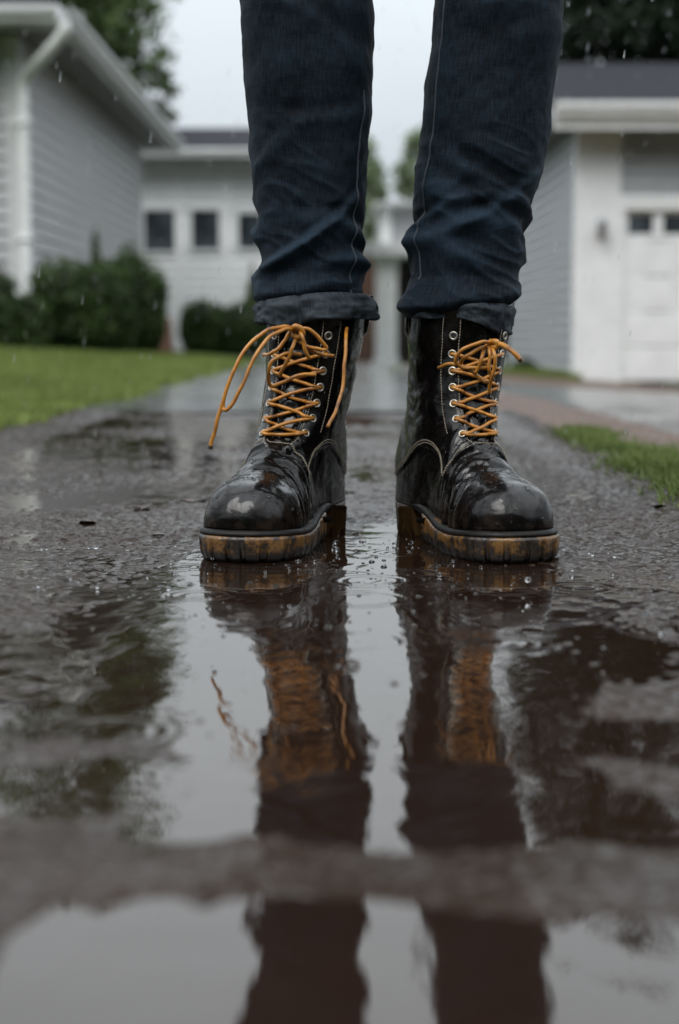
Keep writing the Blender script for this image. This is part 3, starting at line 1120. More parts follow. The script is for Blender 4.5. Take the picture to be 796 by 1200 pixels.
class Leg:
    def __init__(s, rows, hip_x, seed, side):
        p = px_profile(rows, YL)
        # extend above the frame to the hip
        z, c, h = p[:, 0], p[:, 1], p[:, 2]
        zt = z[-1]
        s.z = np.concatenate([z, [zt + .08, zt + .17, .86]])
        s.c = np.concatenate([c, [c[-1] + (hip_x - c[-1]) * .3, c[-1] + (hip_x - c[-1]) * .7, hip_x]])
        s.h = np.concatenate([h, [h[-1] + .008, h[-1] + .016, .092]])
        s.seed, s.side = seed, side
        s.zlo = z[0]
        r_ = random.Random(seed)
        s.folds = []
        for _ in range(34):
            zf = r_.uniform(.27, .60)
            low = zf < .36
            s.folds.append((r_.uniform(-2.6, 2.6), zf, r_.uniform(.5, 1.3), r_.uniform(.006, .013) if low else r_.uniform(.008, .018),
                            r_.uniform(-.045, .045), r_.uniform(.0025, .0055) * (1.25 if low else .9)))

    def wave(s, th, z):
        """fold displacement; th=0 faces the camera"""
        d = 0
        for (t0, z0, ln, wd, sl, am) in s.folds:
            dt = (th - t0 + math.pi) % (2 * math.pi) - math.pi
            zz = z - z0 - sl * dt - .012 * dt * dt * np.sign(sl)
            g = np.exp(-(dt / ln) ** 2)
            d = d + am * g * (np.exp(-(zz / wd) ** 2) - .55 * np.exp(-((zz - wd * 1.5) / (wd * .9)) ** 2))
        d = d * np.interp(z, [.27, .36, .46], [1.35, .95, .55])
        d = d + .0020 * fbm(th * 1.3, z * 15, s.seed, 3) + .0007 * fbm(th * 5, z * 60, s.seed + 3, 2)
        rd = perlin(th * 1.1 + 5 * z, z * 42 + .8 * np.sin(th * 1.3), s.seed + 9)
        d = d + .0024 * np.maximum(0, 1 - np.abs(rd) * 3.0) * sstep(.50, .30, z)
        return d

    def surf(s, th, z, extra=0.0):
        """world point; th measured from camera-facing direction, positive to image right"""
        c = np.interp(z, s.z, s.c); h = np.interp(z, s.z, s.h)
        dep = h * np.interp(z, [.22, .30, .5, .85], [1.12, 1.08, 1.02, 1.25])
        yc = YL + .012 + np.interp(z, [.22, .35, .55, .86], [0, .005, -.012, .01])
        d = s.wave(th, z)
        pw = 2.25
        ct, st_ = np.cos(th), np.sin(th)
        rr = (np.abs(ct) ** pw + np.abs(st_) ** pw) ** (-1 / pw)
        # silhouettes keep their width: soften the displacement there
        x = c + (h * rr + d * (.75) + extra) * st_
        y = yc - (dep * rr + d + extra) * ct
        return np.stack(np.broadcast_arrays(x, y, z), -1)


legL = Leg(rowsL, -.035, 21, -1)
legR = Leg(rowsR, .175, 44, 1)


zc = lambda py: float(at(400, py, YL - .06)[2])


def hem(leg, th):
    if leg is legL:
        return zc(352) + .003 * np.sin(th) + .0025 * np.sin(2 * th + 1) + .0015 * np.sin(5 * th)
    # sags low on the inner side, rides up on the outer side
    return zc(368) + .011 * sstep(-.2, 1.0, th) * sstep(3.1, 1.8, th) + .0025 * np.sin(3 * th + 2)


def leg_mesh(leg, nt_=300, nz_=420):
    th = np.linspace(-math.pi, math.pi, nt_, endpoint=False)
    t = np.linspace(0, 1, nz_)
    TH, T = np.meshgrid(th, t)
    top = .86
    u = np.where(T < .8, T / .8 * .62, .62 + (T - .8) / .2 * .38)
    lo = hem(leg, TH)
    # below the hem line the tube turns inward
    Z = lo + u * (top - lo)
    P = leg.surf(TH, Z)
    bul = .0055 * np.exp(-((Z - lo - .012) / .010) ** 2) * (.6 + .4 * np.sin(TH * 2 + leg.seed))
    P[..., 0] += bul * np.sin(TH); P[..., 1] -= bul * np.cos(TH)
    # roll the lower edge under
    k = 10
    for i in range(k):
        f = 1 - i / k
        ctr = np.array([np.interp(leg.zlo, leg.z, leg.c), YL + .012])
        s_ = 1 - .16 * f * f
        P[i, :, 0] = ctr[0] + (P[i, :, 0] - ctr[0]) * s_
        P[i, :, 1] = ctr[1] + (P[i, :, 1] - ctr[1]) * s_
    V = P.reshape(-1, 3)
    idx = np.arange(nt_ * nz_).reshape(nz_, nt_)
    Fq = np.stack([idx[:-1], np.roll(idx, -1, 1)[:-1], np.roll(idx, -1, 1)[1:], idx[1:]], -1).reshape(-1, 4)
    uv = np.stack([TH * .068, Z], -1).reshape(-1, 2)
    wv = leg.wave(TH, Z).reshape(-1)
    wear_shading = np.clip(wv / .006, -1, 1.2) * .42 + .12 * np.exp(-((TH.reshape(-1)) / .8) ** 2) - .05  # fold ridges lightened, hollows darkened: wear plus highlights painted into the denim
    return V, Fq, uv, wear_shading


def set_uv(o, uv, wear_shading):
    me = o.data
    lay = me.uv_layers.new(name='denim')
    vi = np.empty(len(me.loops), np.int32)
    me.loops.foreach_get('vertex_index', vi)
    lay.data.foreach_set('uv', uv[vi].astype(np.float32).ravel())
    a = me.attributes.new('wear_shading', 'FLOAT', 'POINT')
    a.data.foreach_set('value', wear_shading.astype(np.float32))


Va, Fa, ua, wa = leg_mesh(legL)
Vb, Fb, ub, wb_ = leg_mesh(legR)
# hips joining both legs (above the frame)
th = np.linspace(-math.pi, math.pi, 80, endpoint=False)
zz = np.linspace(.80, 1.02, 16)
TH, Z = np.meshgrid(th, zz)
hw = np.interp(Z, [.80, .86, .95, 1.02], [.10, .185, .180, .165]); hd = np.interp(Z, [.80, .86, .95, 1.02], [.06, .12, .125, .115])
Vc = np.stack([.07 + hw * np.sin(TH), YL + .02 - hd * np.cos(TH), Z], -1).reshape(-1, 3)
ic = np.arange(80 * 16).reshape(16, 80)
Fc = np.stack([ic[:-1], np.roll(ic, -1, 1)[:-1], np.roll(ic, -1, 1)[1:], ic[1:]], -1).reshape(-1, 4)
jV = np.concatenate([Va, Vb, Vc]); jF = np.concatenate([Fa, Fb + len(Va), Fc + len(Va) + len(Vb)])
jeans = mesh_np('jeans', jV, jF, M['denim'], person)
set_uv(jeans, np.concatenate([ua, ub, np.stack([TH * .15, Z], -1).reshape(-1, 2)]), np.concatenate([wa, wb_, np.zeros(len(Vc))]))
adopt(jeans)


def cuff(leg, zt_f, zb_f, grow, name='cuff'):
    """turned-up band: outer face, rolled lower edge, inner face"""
    nt_ = 260
    th = np.linspace(-math.pi, math.pi, nt_, endpoint=False)
    prof = []   # (fraction down, extra radius)
    n1 = 16
    for i in range(n1 + 1):
        f = i / n1
        prof.append((f * .9, .0005 + .0035 * math.sin(min(1, f * 3) * math.pi / 2)))
    for i in range(1, 10):
        a = math.pi * i / 9
        prof.append((.9 + .1 * math.sin(a), .004 - .0035 * (1 - math.cos(a))))
    for i in range(1, 10):
        prof.append((.9 - .9 * i / 9, -.0035))
    rows = []
    wr = []
    for (f, ex) in prof:
        zt, zb = zt_f(th), zb_f(th)
        z = zt + (zb - zt) * f
        n_ = .0034 * fbm(th * 2.2, f * 2.0 + 0 * th, leg.seed + 5, 3) + .0012 * perlin(th * 9, f * 3 + 0 * th, leg.seed)
        g = grow(th, f)
        zz_ = np.maximum(z, leg.zlo)      # section shape follows the leg hem
        c = np.interp(zz_, leg.z, leg.c); h = np.interp(zz_, leg.z, leg.h)
        rr = (np.abs(np.cos(th)) ** 2.25 + np.abs(np.sin(th)) ** 2.25) ** (-1 / 2.25)
        x = c + (h * rr + ex + n_ + g) * np.sin(th)
        y = YL + .012 - (h * 1.12 * rr + ex + n_ + g) * np.cos(th)
        rows.append(np.stack([x, y, z + 0 * th], -1))
        wr.append(n_ / .004 + .2)
    V = np.concatenate(rows)
    nr = len(rows)
    idx = np.arange(nt_ * nr).reshape(nr, nt_)
    Fq = np.stack([idx[:-1], idx[1:], np.roll(idx, -1, 1)[1:], np.roll(idx, -1, 1)[:-1]], -1).reshape(-1, 4)
    uv = np.stack([np.tile(th, (nr, 1)) * .068, rows and np.array([r[:, 2] for r in rows])], -1).reshape(-1, 2)
    o = mesh_np(name, V, Fq, M['denim_back'], jeans)
    set_uv(o, uv, np.concatenate(wr))
    return o


cuff(legL, lambda t: zc(346) + .003 * np.sin(t) + .0025 * np.sin(2 * t + 1), lambda t: zc(376) + .003 * np.sin(t - .3) + .0018 * np.sin(4 * t) + .0012 * np.sin(7 * t + 1) - .003 * np.exp(-((t + .5) / .5) ** 2),
     lambda t, f: .0005 + .0050 * sstep(.5, 1.4, t) + .0022 * np.sin(5 * t) * f - .002 * sstep(-.6, -1.4, t))
cuff(legR, lambda t: zc(352) - .004 * np.sin(t), lambda t: zc(373) - .0175 * sstep(-.1, .9, t) + .001 * np.sin(3 * t),
     lambda t, f: -.013 + .012 * sstep(-.25, .45, t) * sstep(3.1, 2.2, t) - .004 * f * sstep(.2, 1.3, t) + .0012 * np.sin(6 * t) * f)


# seams as raised double ridges with stitches
def seam(leg, th_f, z0, z1, off=.0006):
    s_ = MB()
    z = np.linspace(z0, z1, 220)
    for d in (0,):
        th_ = th_f(z) + d
        pts = leg.surf(th_, z, off)
        s_.tube(pts, .0011, 6)
    o = s_.build('seam', M['denim_thread'], jeans, True)
    return o


seam(legL, lambda z: np.interp(z, [.26, .40, .55, .6], [.86, .92, 1.12, 1.2]), .262, .47)
seam(legR, lambda z: np.interp(z, [.26, .33, .45, .58], [-.95, -1.0, -.93, -1.02]), .275, .60)

# ------------------------------------------------------------------ buildings
def siding(mb, x0, x1, z0, z1, course, fn, openings=(), lap=.014):
    """lapped boards on a wall, cut around openings; fn(u, out, z) -> world point"""
    cuts = set()
    k = 0
    while z0 + k * course < z1:
        cuts.add(round(z0 + k * course, 5)); k += 1
    cuts.add(round(z1, 5))
    for (a, b_, c, d) in openings:
        for q in (c, d):
            if z0 < q < z1: cuts.add(round(q, 5))
    cuts = sorted(cuts)
    for z, zt in zip(cuts[:-1], cuts[1:]):
        zm = (z + zt) / 2
        kc = math.floor((zm - z0) / course)
        zb = z0 + kc * course
        o0 = .001 + (lap - .001) * (1 - (z - zb) / course)
        o1 = .001 + (lap - .001) * (1 - (zt - zb) / course)
        spans = [(x0, x1)]
        for (a, b_, c, d) in openings:
            if c < zm < d:
                ns = []
                for (p, q) in spans:
                    if b_ <= p or a >= q: ns.append((p, q)); continue
                    if a > p: ns.append((p, a))
                    if b_ < q: ns.append((b_, q))
                spans = ns
        for (p, q) in spans:
            zg = min(z + .026, zt - .002)
            mb.quad(fn(p, o0, zg), fn(q, o0, zg), fn(q, o1, zt), fn(p, o1, zt))
            mb.quad(fn(p, -.018, z), fn(q, -.018, z), fn(q, o0, zg), fn(p, o0, zg))


def window(parent, fn, u0, u1, z0, z1, mullion=False, fr=.045):
    """frame, pane set into the wall; returns the window part"""
    w = MB()
    def bx(a, b_, c, d, o0, o1):
        P = [fn(a, o0, c), fn(b_, o0, c), fn(b_, o0, d), fn(a, o0, d), fn(a, o1, c), fn(b_, o1, c), fn(b_, o1, d), fn(a, o1, d)]
        n = len(w.V); w.V += P
        w.F.extend(tuple(n + i for i in f) for f in ((0, 1, 2, 3), (7, 6, 5, 4), (0, 4, 5, 1), (1, 5, 6, 2), (2, 6, 7, 3), (3, 7, 4, 0)))
    bx(u0 - fr, u0, z0 - fr, z1 + fr, -.03, .03)
    bx(u1, u1 + fr, z0 - fr, z1 + fr, -.03, .03)
    bx(u0, u1, z1, z1 + fr, -.03, .032)
    bx(u0, u1, z0 - fr, z0, -.03, .045)
    if mullion:
        bx(u0, u1, (z0 + z1) / 2 - .012, (z0 + z1) / 2 + .012, -.028, -.004)
    wo = w.build('window', M['white_paint'], parent)
    p = MB()
    p.quad(fn(u0, -.02, z0), fn(u1, -.02, z0), fn(u1, -.02, z1), fn(u0, -.02, z1))
    p.build('pane', M['glass'], wo)
    return wo


# ---- grey house on the left
hx, hy0, hy1 = -2.84, 14.6, 23.6
eave_z = 2.78
gh = empty('grey_house', (hx - 3, hy0 + 3, 0))
tag(gh, 'grey lap-sided house with deep eaves and a white downspout at its corner, on the left', 'house')


def pbuild(mb, name, m_, root, smooth=False, bevel=0.0):
    o = mb.build(name, m_, root, smooth, bevel)
    o.matrix_parent_inverse = Matrix.Translation(root.location).inverted()
    return o


w = MB()
fn_side = lambda u, o_, z: (hx + o_, u, z)
fn_front = lambda u, o_, z: (u, hy0 - o_, z)
siding(w, hy0, hy1, -.5, eave_z, .13, fn_side)
siding(w, hx - 6, hx, -.5, eave_z, .13, fn_front)
w.quad((hx - 6, hy1, -.5), (hx, hy1, -.5), (hx, hy1, eave_z), (hx - 6, hy1, eave_z))
pbuild(w, 'wall', M['siding_grey'], gh)
w = MB()
w.box(hx - .10, hx + .022, hy0 - .022, hy0 + .10, -.5, eave_z)
pbuild(w, 'corner_board', M['trim_pale'], gh)
# hip roof with overhang
ov = .46
x0, x1, y0, y1 = hx - 6 - ov, hx + ov, hy0 - ov, hy1 + ov
zr_ = eave_z + .19
w = MB()
rx0, ry0, ry1 = (x0 + x1) / 2, y0 + 3.2, y1 - 3.2
rz = zr_ + 1.75
A_, B_, C_, D_ = (x0, y0, zr_), (x1, y0, zr_), (x1, y1, zr_), (x0, y1, zr_)
E_, F_ = (rx0, ry0, rz), (rx0, ry1, rz)
w.V += [A_, B_, C_, D_, E_, F_]
w.F += [(0, 1, 4), (1, 2, 5, 4), (2, 3, 5), (3, 0, 4, 5)]
pbuild(w, 'roof', M['shingle'], gh)
w = MB()
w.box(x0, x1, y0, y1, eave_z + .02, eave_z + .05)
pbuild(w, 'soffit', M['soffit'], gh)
w = MB()
w.box(x1 - .03, x1, y0, y1, eave_z - .02, zr_ - .01)
w.box(x0, x1 - .03, y0, y0 + .03, eave_z - .02, zr_ - .01)
pbuild(w, 'fascia', M['trim_pale'], gh)
# gutter: a K-profile trough along both eaves
w = MB()
prof = [(0, 0), (.07, 0), (.085, .05), (.12, .075), (.12, .12), (.108, .12), (.108, .085), (.075, .06), (.06, .015), (0, .015)]
w.prism([(x1 + a, eave_z + .02 + b_) for a, b_ in prof], 'y', y0 - .12, y1)
n0 = len(w.V)
w.prism([(y0 - a, eave_z + .02 + b_) for a, b_ in prof], 'x', x0, x1)
pbuild(w, 'gutter', M['trim_pale'], gh)
# downspout with two elbows
w = MB()
dsx, dsy = hx + .06, hy0 - .055
pts = catmull([(x1 + .05, y0 - .06, eave_z + .03), (x1 + .05, y0 - .06, eave_z - .06), (x1 - .10, y0 + .06, eave_z - .20), (dsx + .06, dsy - .06, eave_z - .34), (dsx, dsy, eave_z - .46), (dsx, dsy, eave_z - .6), (dsx, dsy, 1.2), (dsx, dsy, .2)], 6)
w.tube(pts, .052, 12)
for zz_ in (2.0, 1.0):
    w.box(dsx - .075, dsx + .075, dsy - .06, dsy + .04, zz_, zz_ + .03)
pbuild(w, 'downspout', M['white_paint'], gh, True)

# ---- white house behind
wy = 25.6
wh = empty('white_house', (-1.5, wy + 3, 0))
tag(wh, 'low white house with dark roof and small square windows, behind the dark shrubs', 'house')
sc_ = wy / F_PX
px2x = lambda p: (p - CX) * sc_
zpx = lambda py, Y: float(at(400, py, Y)[2])
wx0, wx1 = -4.6, px2x(398)
wz1 = zpx(188, wy)
fnw = lambda u, o_, z: (u, wy - o_, z)
wins = [(px2x(172), px2x(209), zpx(295, wy), zpx(246, wy)), (px2x(227), px2x(259), zpx(293, wy), zpx(246, wy)), (px2x(281), px2x(308), zpx(292, wy), zpx(250, wy)), (px2x(333), px2x(360), zpx(292, wy), zpx(250, wy))]
w = MB()
siding(w, wx0, wx1, -.9, wz1, .14, fnw, wins)
siding(w, wy, wy + 6, -.9, wz1, .14, lambda u, o_, z: (wx1 + o_, u, z))
pbuild(w, 'wall', M['siding_white'], wh)
for (a, b_, c, d) in wins:
    wo = window(wh, fnw, a, b_, c, d)
    wo.matrix_parent_inverse = Matrix.Translation(wh.location).inverted()
w = MB()
for p in (213, 268, 320):
    w.box(px2x(p) - .07, px2x(p) + .07, wy - .028, wy + .01, -.9, wz1)
pbuild(w, 'batten', M['white_paint'], wh)
w = MB()
rt = zpx(150, wy + 3.2)
w.prism([(wy - .5, wz1 + .13), (wy + 3.2, rt), (wy + 6.9, wz1 + .13), (wy + 6.9, wz1 + .07), (wy + 3.2, rt - .1), (wy - .5, wz1 + .07)], 'x', wx0 - .3, wx1 + .35)
pbuild(w, 'roof', M['shingle'], wh)
w = MB()
w.prism([(wy, wz1 - .02), (wy + 6.4, wz1 - .02), (wy + 3.2, rt - .12)], 'x', wx1 - .02, wx1 + .012)
pbuild(w, 'gable', M['siding_white'], wh)
w = MB()
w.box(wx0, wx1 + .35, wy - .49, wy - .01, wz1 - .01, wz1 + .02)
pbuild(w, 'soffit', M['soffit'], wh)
w = MB()
w.prism([(wy - .5 - a, wz1 + .0 + b_) for a, b_ in prof], 'x', wx0, wx1 + .36)
pbuild(w, 'gutter', M['white_paint'], wh)

# ---- pale porch house seen between the legs
py_ = 33.0
ph = empty('porch_house', (1.5, py_ + 3, -.5))
tag(ph, 'pale house with square porch columns under a deep beam, seen between the legs', 'house')
q2x = lambda p: (p - CX) * py_ / F_PX
gz = float(terrain(0, py_)) - .1
zb0, zb1 = zpx(301, py_), zpx(285, py_)
for p in (440, 560, 320):
    w = MB()
    w.box(q2x(p), q2x(p + 25), py_, py_ + .5, gz + .16, zb0 - .13)
    w.box(q2x(p) - .05, q2x(p + 25) + .05, py_ - .05, py_ + .55, gz, gz + .16)
    w.box(q2x(p) - .04, q2x(p + 25) + .04, py_ - .04, py_ + .54, zb0 - .13, zb0)
    pbuild(w, 'porch_column', M['white_paint'], ph, bevel=.012)
w = MB()
w.box(q2x(300), q2x(640), py_ - .25, py_ + .8, zb0, zb1)
pbuild(w, 'porch_beam', M['trim_pale'], ph, bevel=.02)
w = MB()
siding(w, q2x(446), q2x(640), zb1, zpx(238, py_ + .6), .16, lambda u, o_, z: (u, py_ + .6 - o_, z))
siding(w, py_ + .6, py_ + 4, zb1, zpx(238, py_ + .6), .16, lambda u, o_, z: (q2x(446) - o_, u, z))
pbuild(w, 'upper_wall', M['siding_grey'], ph)
w = MB()
w.box(q2x(447), q2x(459), py_ + .52, py_ + .70, zb1, zpx(238, py_ + .6))
pbuild(w, 'corner_board', M['white_paint'], ph)
w = MB()
w.box(q2x(300), q2x(452), py_ + 2.8, py_ + 3.0, gz, zb0 + .2)
pbuild(w, 'brick_wall', M['brown_wall'], ph)
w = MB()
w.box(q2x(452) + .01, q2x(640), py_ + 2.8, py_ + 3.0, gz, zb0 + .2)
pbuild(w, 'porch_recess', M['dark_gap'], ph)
w = MB()
zt_ = zpx(238, py_ + .6)
w.prism([(py_ + .2, zt_), (py_ + 3.4, zt_ + .12), (py_ + 6.5, zt_), (py_ + 6.5, zt_ - .05), (py_ + .2, zt_ - .06)], 'x', q2x(440), q2x(650))
pbuild(w, 'roof', M['trim_pale'], ph)

# ---- garage on the right
gy_ = 17.9
gx0 = (672 - CX) * gy_ / F_PX
gg = empty('garage', (gx0 + 3, gy_ + 3, 0))
tag(gg, 'garage with a white panelled door, grey siding and dark roof, on the right', 'garage')
g2x = lambda p: (p - CX) * gy_ / F_PX
gzb = zpx(447, gy_)
gze = zpx(146, gy_)
w = MB()
siding(w, gy_, gy_ + 7.0, gzb - .3, gze, .13, lambda u, o_, z: (gx0 - o_, u, z), (), .03)
dx0, dx1 = g2x(727), g2x(1010)
dz0, dz1 = gzb + .01, zpx(246, gy_)
siding(w, gx0, gx0 + 7, gzb - .3, gze, .12, lambda u, o_, z: (u, gy_ - o_, z), [(dx0 - .10, dx1 + .1, gzb - .4, zpx(228, gy_)), (gx0, g2x(722), gzb - .4, gze)])
pbuild(w, 'wall', M['siding_garage'], gg)
w = MB()
w.box(gx0 - .025, g2x(722), gy_ - .03, gy_ + .12, gzb - .3, gze)
pbuild(w, 'corner_board', M['white_paint'], gg)
w = MB()
w.box(g2x(722) + .002, dx1 + .1, gy_ - .036, gy_ + .1, dz1, zpx(228, gy_))
w.box(g2x(722) + .002, dx0, gy_ - .033, gy_ + .1, gzb - .3, dz1)
w.box(dx1, dx1 + .1, gy_ - .033, gy_ + .1, gzb - .3, dz1)
pbuild(w, 'door_frame', M['white_paint'], gg)
# sectional door: top section with windows, four panelled sections below
door = MB()
ztop_w = zpx(277, gy_)
sect = [(zpx(281, gy_), dz1)]
zz0 = dz0
hsec = (zpx(281, gy_) - dz0) / 4
for i in range(4):
    sect.append((dz0 + i * hsec, dz0 + (i + 1) * hsec - .012))
npan = 7
pw = (dx1 - dx0) / npan
wz0, wz1g = zpx(274, gy_), zpx(251, gy_)
w0 = g2x(732) - dx0
for k_, (a, b_) in enumerate(sect):
    if k_ == 0:
        # rails and stiles around the lights
        door.box(dx0, dx1, gy_ + .02, gy_ + .05, a, wz0)
        door.box(dx0, dx1, gy_ + .02, gy_ + .05, wz1g, b_)
        for i in range(npan + 1):
            xa = dx0 + i * pw - (.06 if i else 0); xb = dx0 + i * pw + (.05 if i < npan else 0)
            door.box(xa, xb, gy_ + .021, gy_ + .049, wz0, wz1g)
    else:
        door.box(dx0, dx1, gy_ + .02, gy_ + .05, a, b_)
        for i in range(npan):
            door.box(dx0 + i * pw + .05, dx0 + (i + 1) * pw - .05, gy_ + .0165, gy_ + .0195, a + .07, b_ - .07)
do = pbuild(door, 'garage_door', M['white_paint'], gg, bevel=.006)
for i in range(npan):
    p = MB()
    p.box(dx0 + i * pw + .05, dx0 + (i + 1) * pw - .06, gy_ + .034, gy_ + .044, wz0, wz1g)
    p.build('pane', M['glass'], do)
# roof: ridge parallel to the front
rdg = zpx(74, gy_ + 3.6)
w = MB()
xo = gx0 - .32
w.prism([(gy_ - .45, gze + .13), (gy_ + 3.6, rdg), (gy_ + 7.5, gze + .13), (gy_ + 7.5, gze + .06), (gy_ + 3.6, rdg - .1), (gy_ - .45, gze + .06)], 'x', xo, gx0 + 7.4)
pbuild(w, 'roof', M['shingle'], gg)
w = MB()
w.prism([(gy_, gze - .01), (gy_ + 7.0, gze - .01), (gy_ + 3.6, rdg - .12)], 'x', gx0 - .005, gx0 + .02)
pbuild(w, 'gable', M['siding_garage'], gg)
w = MB()
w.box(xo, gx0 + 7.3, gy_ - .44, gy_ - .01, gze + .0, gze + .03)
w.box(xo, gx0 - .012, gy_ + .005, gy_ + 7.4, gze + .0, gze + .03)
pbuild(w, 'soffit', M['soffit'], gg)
w = MB()
w.prism([(gy_ - .452 - a, gze + .02 + b_ * 1.25) for a, b_ in prof], 'x', xo, gx0 + 7.4)
pbuild(w, 'gutter', M['white_paint'], gg)
w = MB()
w.box(xo - .002, gx0 + 7.4, gy_ - .451, gy_ - .43, gze - .10, gze + .125)
pbuild(w, 'fascia', M['white_paint'], gg)
# wall lantern
w = MB()
lxp, lzp = g2x(700), zpx(268, gy_)
w.box(lxp - .04, lxp + .04, gy_ - .05, gy_ - .031, lzp - .11, lzp + .11)
w.tube([(lxp, gy_ - .05, lzp + .08), (lxp, gy_ - .11, lzp + .12), (lxp, gy_ - .15, lzp + .09)], .012, 8)
w.tube([(lxp, gy_ - .15, lzp + .10), (lxp, gy_ - .15, lzp + .06), (lxp, gy_ - .15, lzp + .05), (lxp, gy_ - .15, lzp - .10), (lxp, gy_ - .15, lzp - .12)], [.012, .055, .045, .035, .015], 10)
pbuild(w, 'wall_lantern', M['lamp_metal'], gg, True)

# ------------------------------------------------------------------ vegetation
def leaf_cloud(pts, size, r_, up=.3):
    """one quad leaf per point, random orientation"""
    n = len(pts)
    d = r_.normal(size=(n, 3)); d[:, 2] += up
    d /= np.linalg.norm(d, axis=1)[:, None]
    a = np.cross(d, r_.normal(size=(n, 3))); a /= np.linalg.norm(a, axis=1)[:, None]
    b_ = np.cross(d, a)
    s1 = size * r_.uniform(.6, 1.4, n)[:, None]; s2 = s1 * r_.uniform(.4, .7, n)[:, None]
    V = np.stack([pts - a * s1, pts + b_ * s2 - a * s1 * .1, pts + a * s1, pts - b_ * s2 - a * s1 * .1], 1).reshape(-1, 3)
    Fq = np.arange(4 * n).reshape(n, 4)
    return V, Fq


def crown_points(clumps, n, r_, fill=.55):
    """points in many small sub-clumps inside ellipsoids (cx,cy,cz,rx,ry,rz)"""
    vol = np.array([c[3] * c[4] * c[5] for c in clumps]) ** .75
    vol = vol / vol.sum()
    out = []
    for c, f in zip(clumps, vol):
        k = max(6, int(70 * f * len(clumps) ** .5))
        dirs = r_.normal(size=(k, 3)); dirs /= np.linalg.norm(dirs, axis=1)[:, None]
        rad = r_.uniform(fill, 1.05, k)[:, None]
        ctr = np.array(c[:3]) + dirs * rad * np.array(c[3:6])
        m_ = int(n * f / k) + 1
        sp = .22 * (c[3] * c[4] * c[5]) ** (1 / 3)
        p = ctr[:, None, :] + r_.normal(size=(k, m_, 3)) * sp * r_.uniform(.6, 1.2, (k, 1, 1)) * np.array([1, 1, .65])
        out.append(p.reshape(-1, 3))
    return np.concatenate(out)


def make_tree(name, label, base, height, clumps, n, leaf, material, seed, trunk_r=.16, group=None):
    r_ = np.random.default_rng(seed)
    root = empty(name, base)
    tag(root, label, 'tree', group)
    rel = [(c[0] - base[0], c[1] - base[1], c[2] - base[2], c[3], c[4], c[5]) for c in clumps]
    t = MB()
    top = height * .8
    pts = catmull([(0, 0, -.3), (.05, .02, height * .25), (-.04, .05, height * .5), (.02, 0, top)], 6)
    t.tube(pts, np.linspace(trunk_r, trunk_r * .3, len(pts)), 10)
    for c in rel:
        zb = min(max(c[2] * .55, height * .2), top * .9)
        a = np.array([0, 0, zb]); e = np.array(c[:3])
        mid = (a + e) / 2 + r_.normal(size=3) * .15
        pp = catmull([a, mid, e], 6)
        t.tube(pp, np.linspace(trunk_r * .45, trunk_r * .12, len(pp)), 7)
        for _ in range(3):
            e2 = e + r_.normal(size=3) * np.array(c[3:6]) * .35
            t.tube(catmull([mid, (mid + e2) / 2 + r_.normal(size=3) * .1, e2], 4), np.linspace(trunk_r * .2, trunk_r * .05, 9), 5)
    t.build('trunk', M['bark'], root, True)
    V, Fq = leaf_cloud(crown_points(rel, n, r_), leaf, r_)
    mesh_np('crown', V, Fq, material, root, False)
    return root


def bc(px, py, Y, rx, ry, rz):
    p = at(px, py, Y)
    return (p[0], p[1], p[2], rx, ry, rz)


# big tree behind the grey house
Yt = 30
make_tree('broadleaf_tree', 'tall leafy tree rising behind the grey house roof, top left', (-4.4, Yt, .0), 8.5,
          [bc(120, 20, Yt, 1.0, 1.0, .9), bc(165, 60, Yt, .55, .7, .6), bc(180, 110, Yt, .45, .6, .5), bc(95, -40, Yt, 1.2, 1.2, 1.0), bc(60, 30, Yt, .9, 1, 1.0), bc(150, -20, Yt, .7, .9, .8),
           bc(195, 130, Yt, .25, .3, .25), bc(130, 90, Yt, .6, .8, .7), bc(40, -120, Yt, 1.4, 1.4, 1.2), bc(130, -110, Yt, .9, 1.2, .9), bc(80, -220, Yt, 1.2, 1.2, 1.1)],
          15000, .075, M['leaf_mid'], 3, .2)
Yt = 27
make_tree('evergreen_tree', 'dark dense tree behind the garage roof, top right', (5.2, Yt, -.4), 9,
          [bc(700, 20, Yt, 1.1, 1.2, .8), bc(770, 30, Yt, 1.1, 1.2, .75), bc(840, 20, Yt, 1.2, 1.2, 1.0), bc(680, -60, Yt, 1.0, 1.2, .9), bc(780, -70, Yt, 1.2, 1.2, .9), bc(700, -170, Yt, 1.0, 1.2, 1), bc(800, -190, Yt, 1.2, 1.2, 1),
           bc(655, 50, Yt, .6, .8, .6), bc(760, 70, Yt, .8, .8, .35), bc(820, 70, Yt, .7, .8, .5), bc(740, -280, Yt, 1.2, 1.2, 1)],
          21000, .085, M['leaf_deep'], 9, .24)
Yt = 46
make_tree('slender_tree', 'pale green tree far off, seen just right of the left leg', (1.0, Yt, -.8), 6.5,
          [bc(436, 205, Yt, .30, .5, .45), bc(446, 232, Yt, .22, .4, .3), bc(430, 255, Yt, .45, .6, .5), bc(436, 288, Yt, .35, .5, .4), bc(428, 175, Yt, .35, .4, .35), bc(420, 215, Yt, .4, .4, .6)], 4200, .085, M['leaf_hazed'], 14, .10)
make_tree('leafy_tree', 'green tree far off, seen just left of the right leg', (2.4, Yt + 1, -.8), 6.5,
          [bc(490, 172, Yt + 1, .35, .5, .4), bc(480, 200, Yt + 1, .35, .5, .35), bc(500, 225, Yt + 1, .55, .6, .6), bc(472, 222, Yt + 1, .22, .4, .25), bc(515, 165, Yt + 1, .5, .6, .6)], 5000, .085, M['leaf_hazed'], 15, .10)


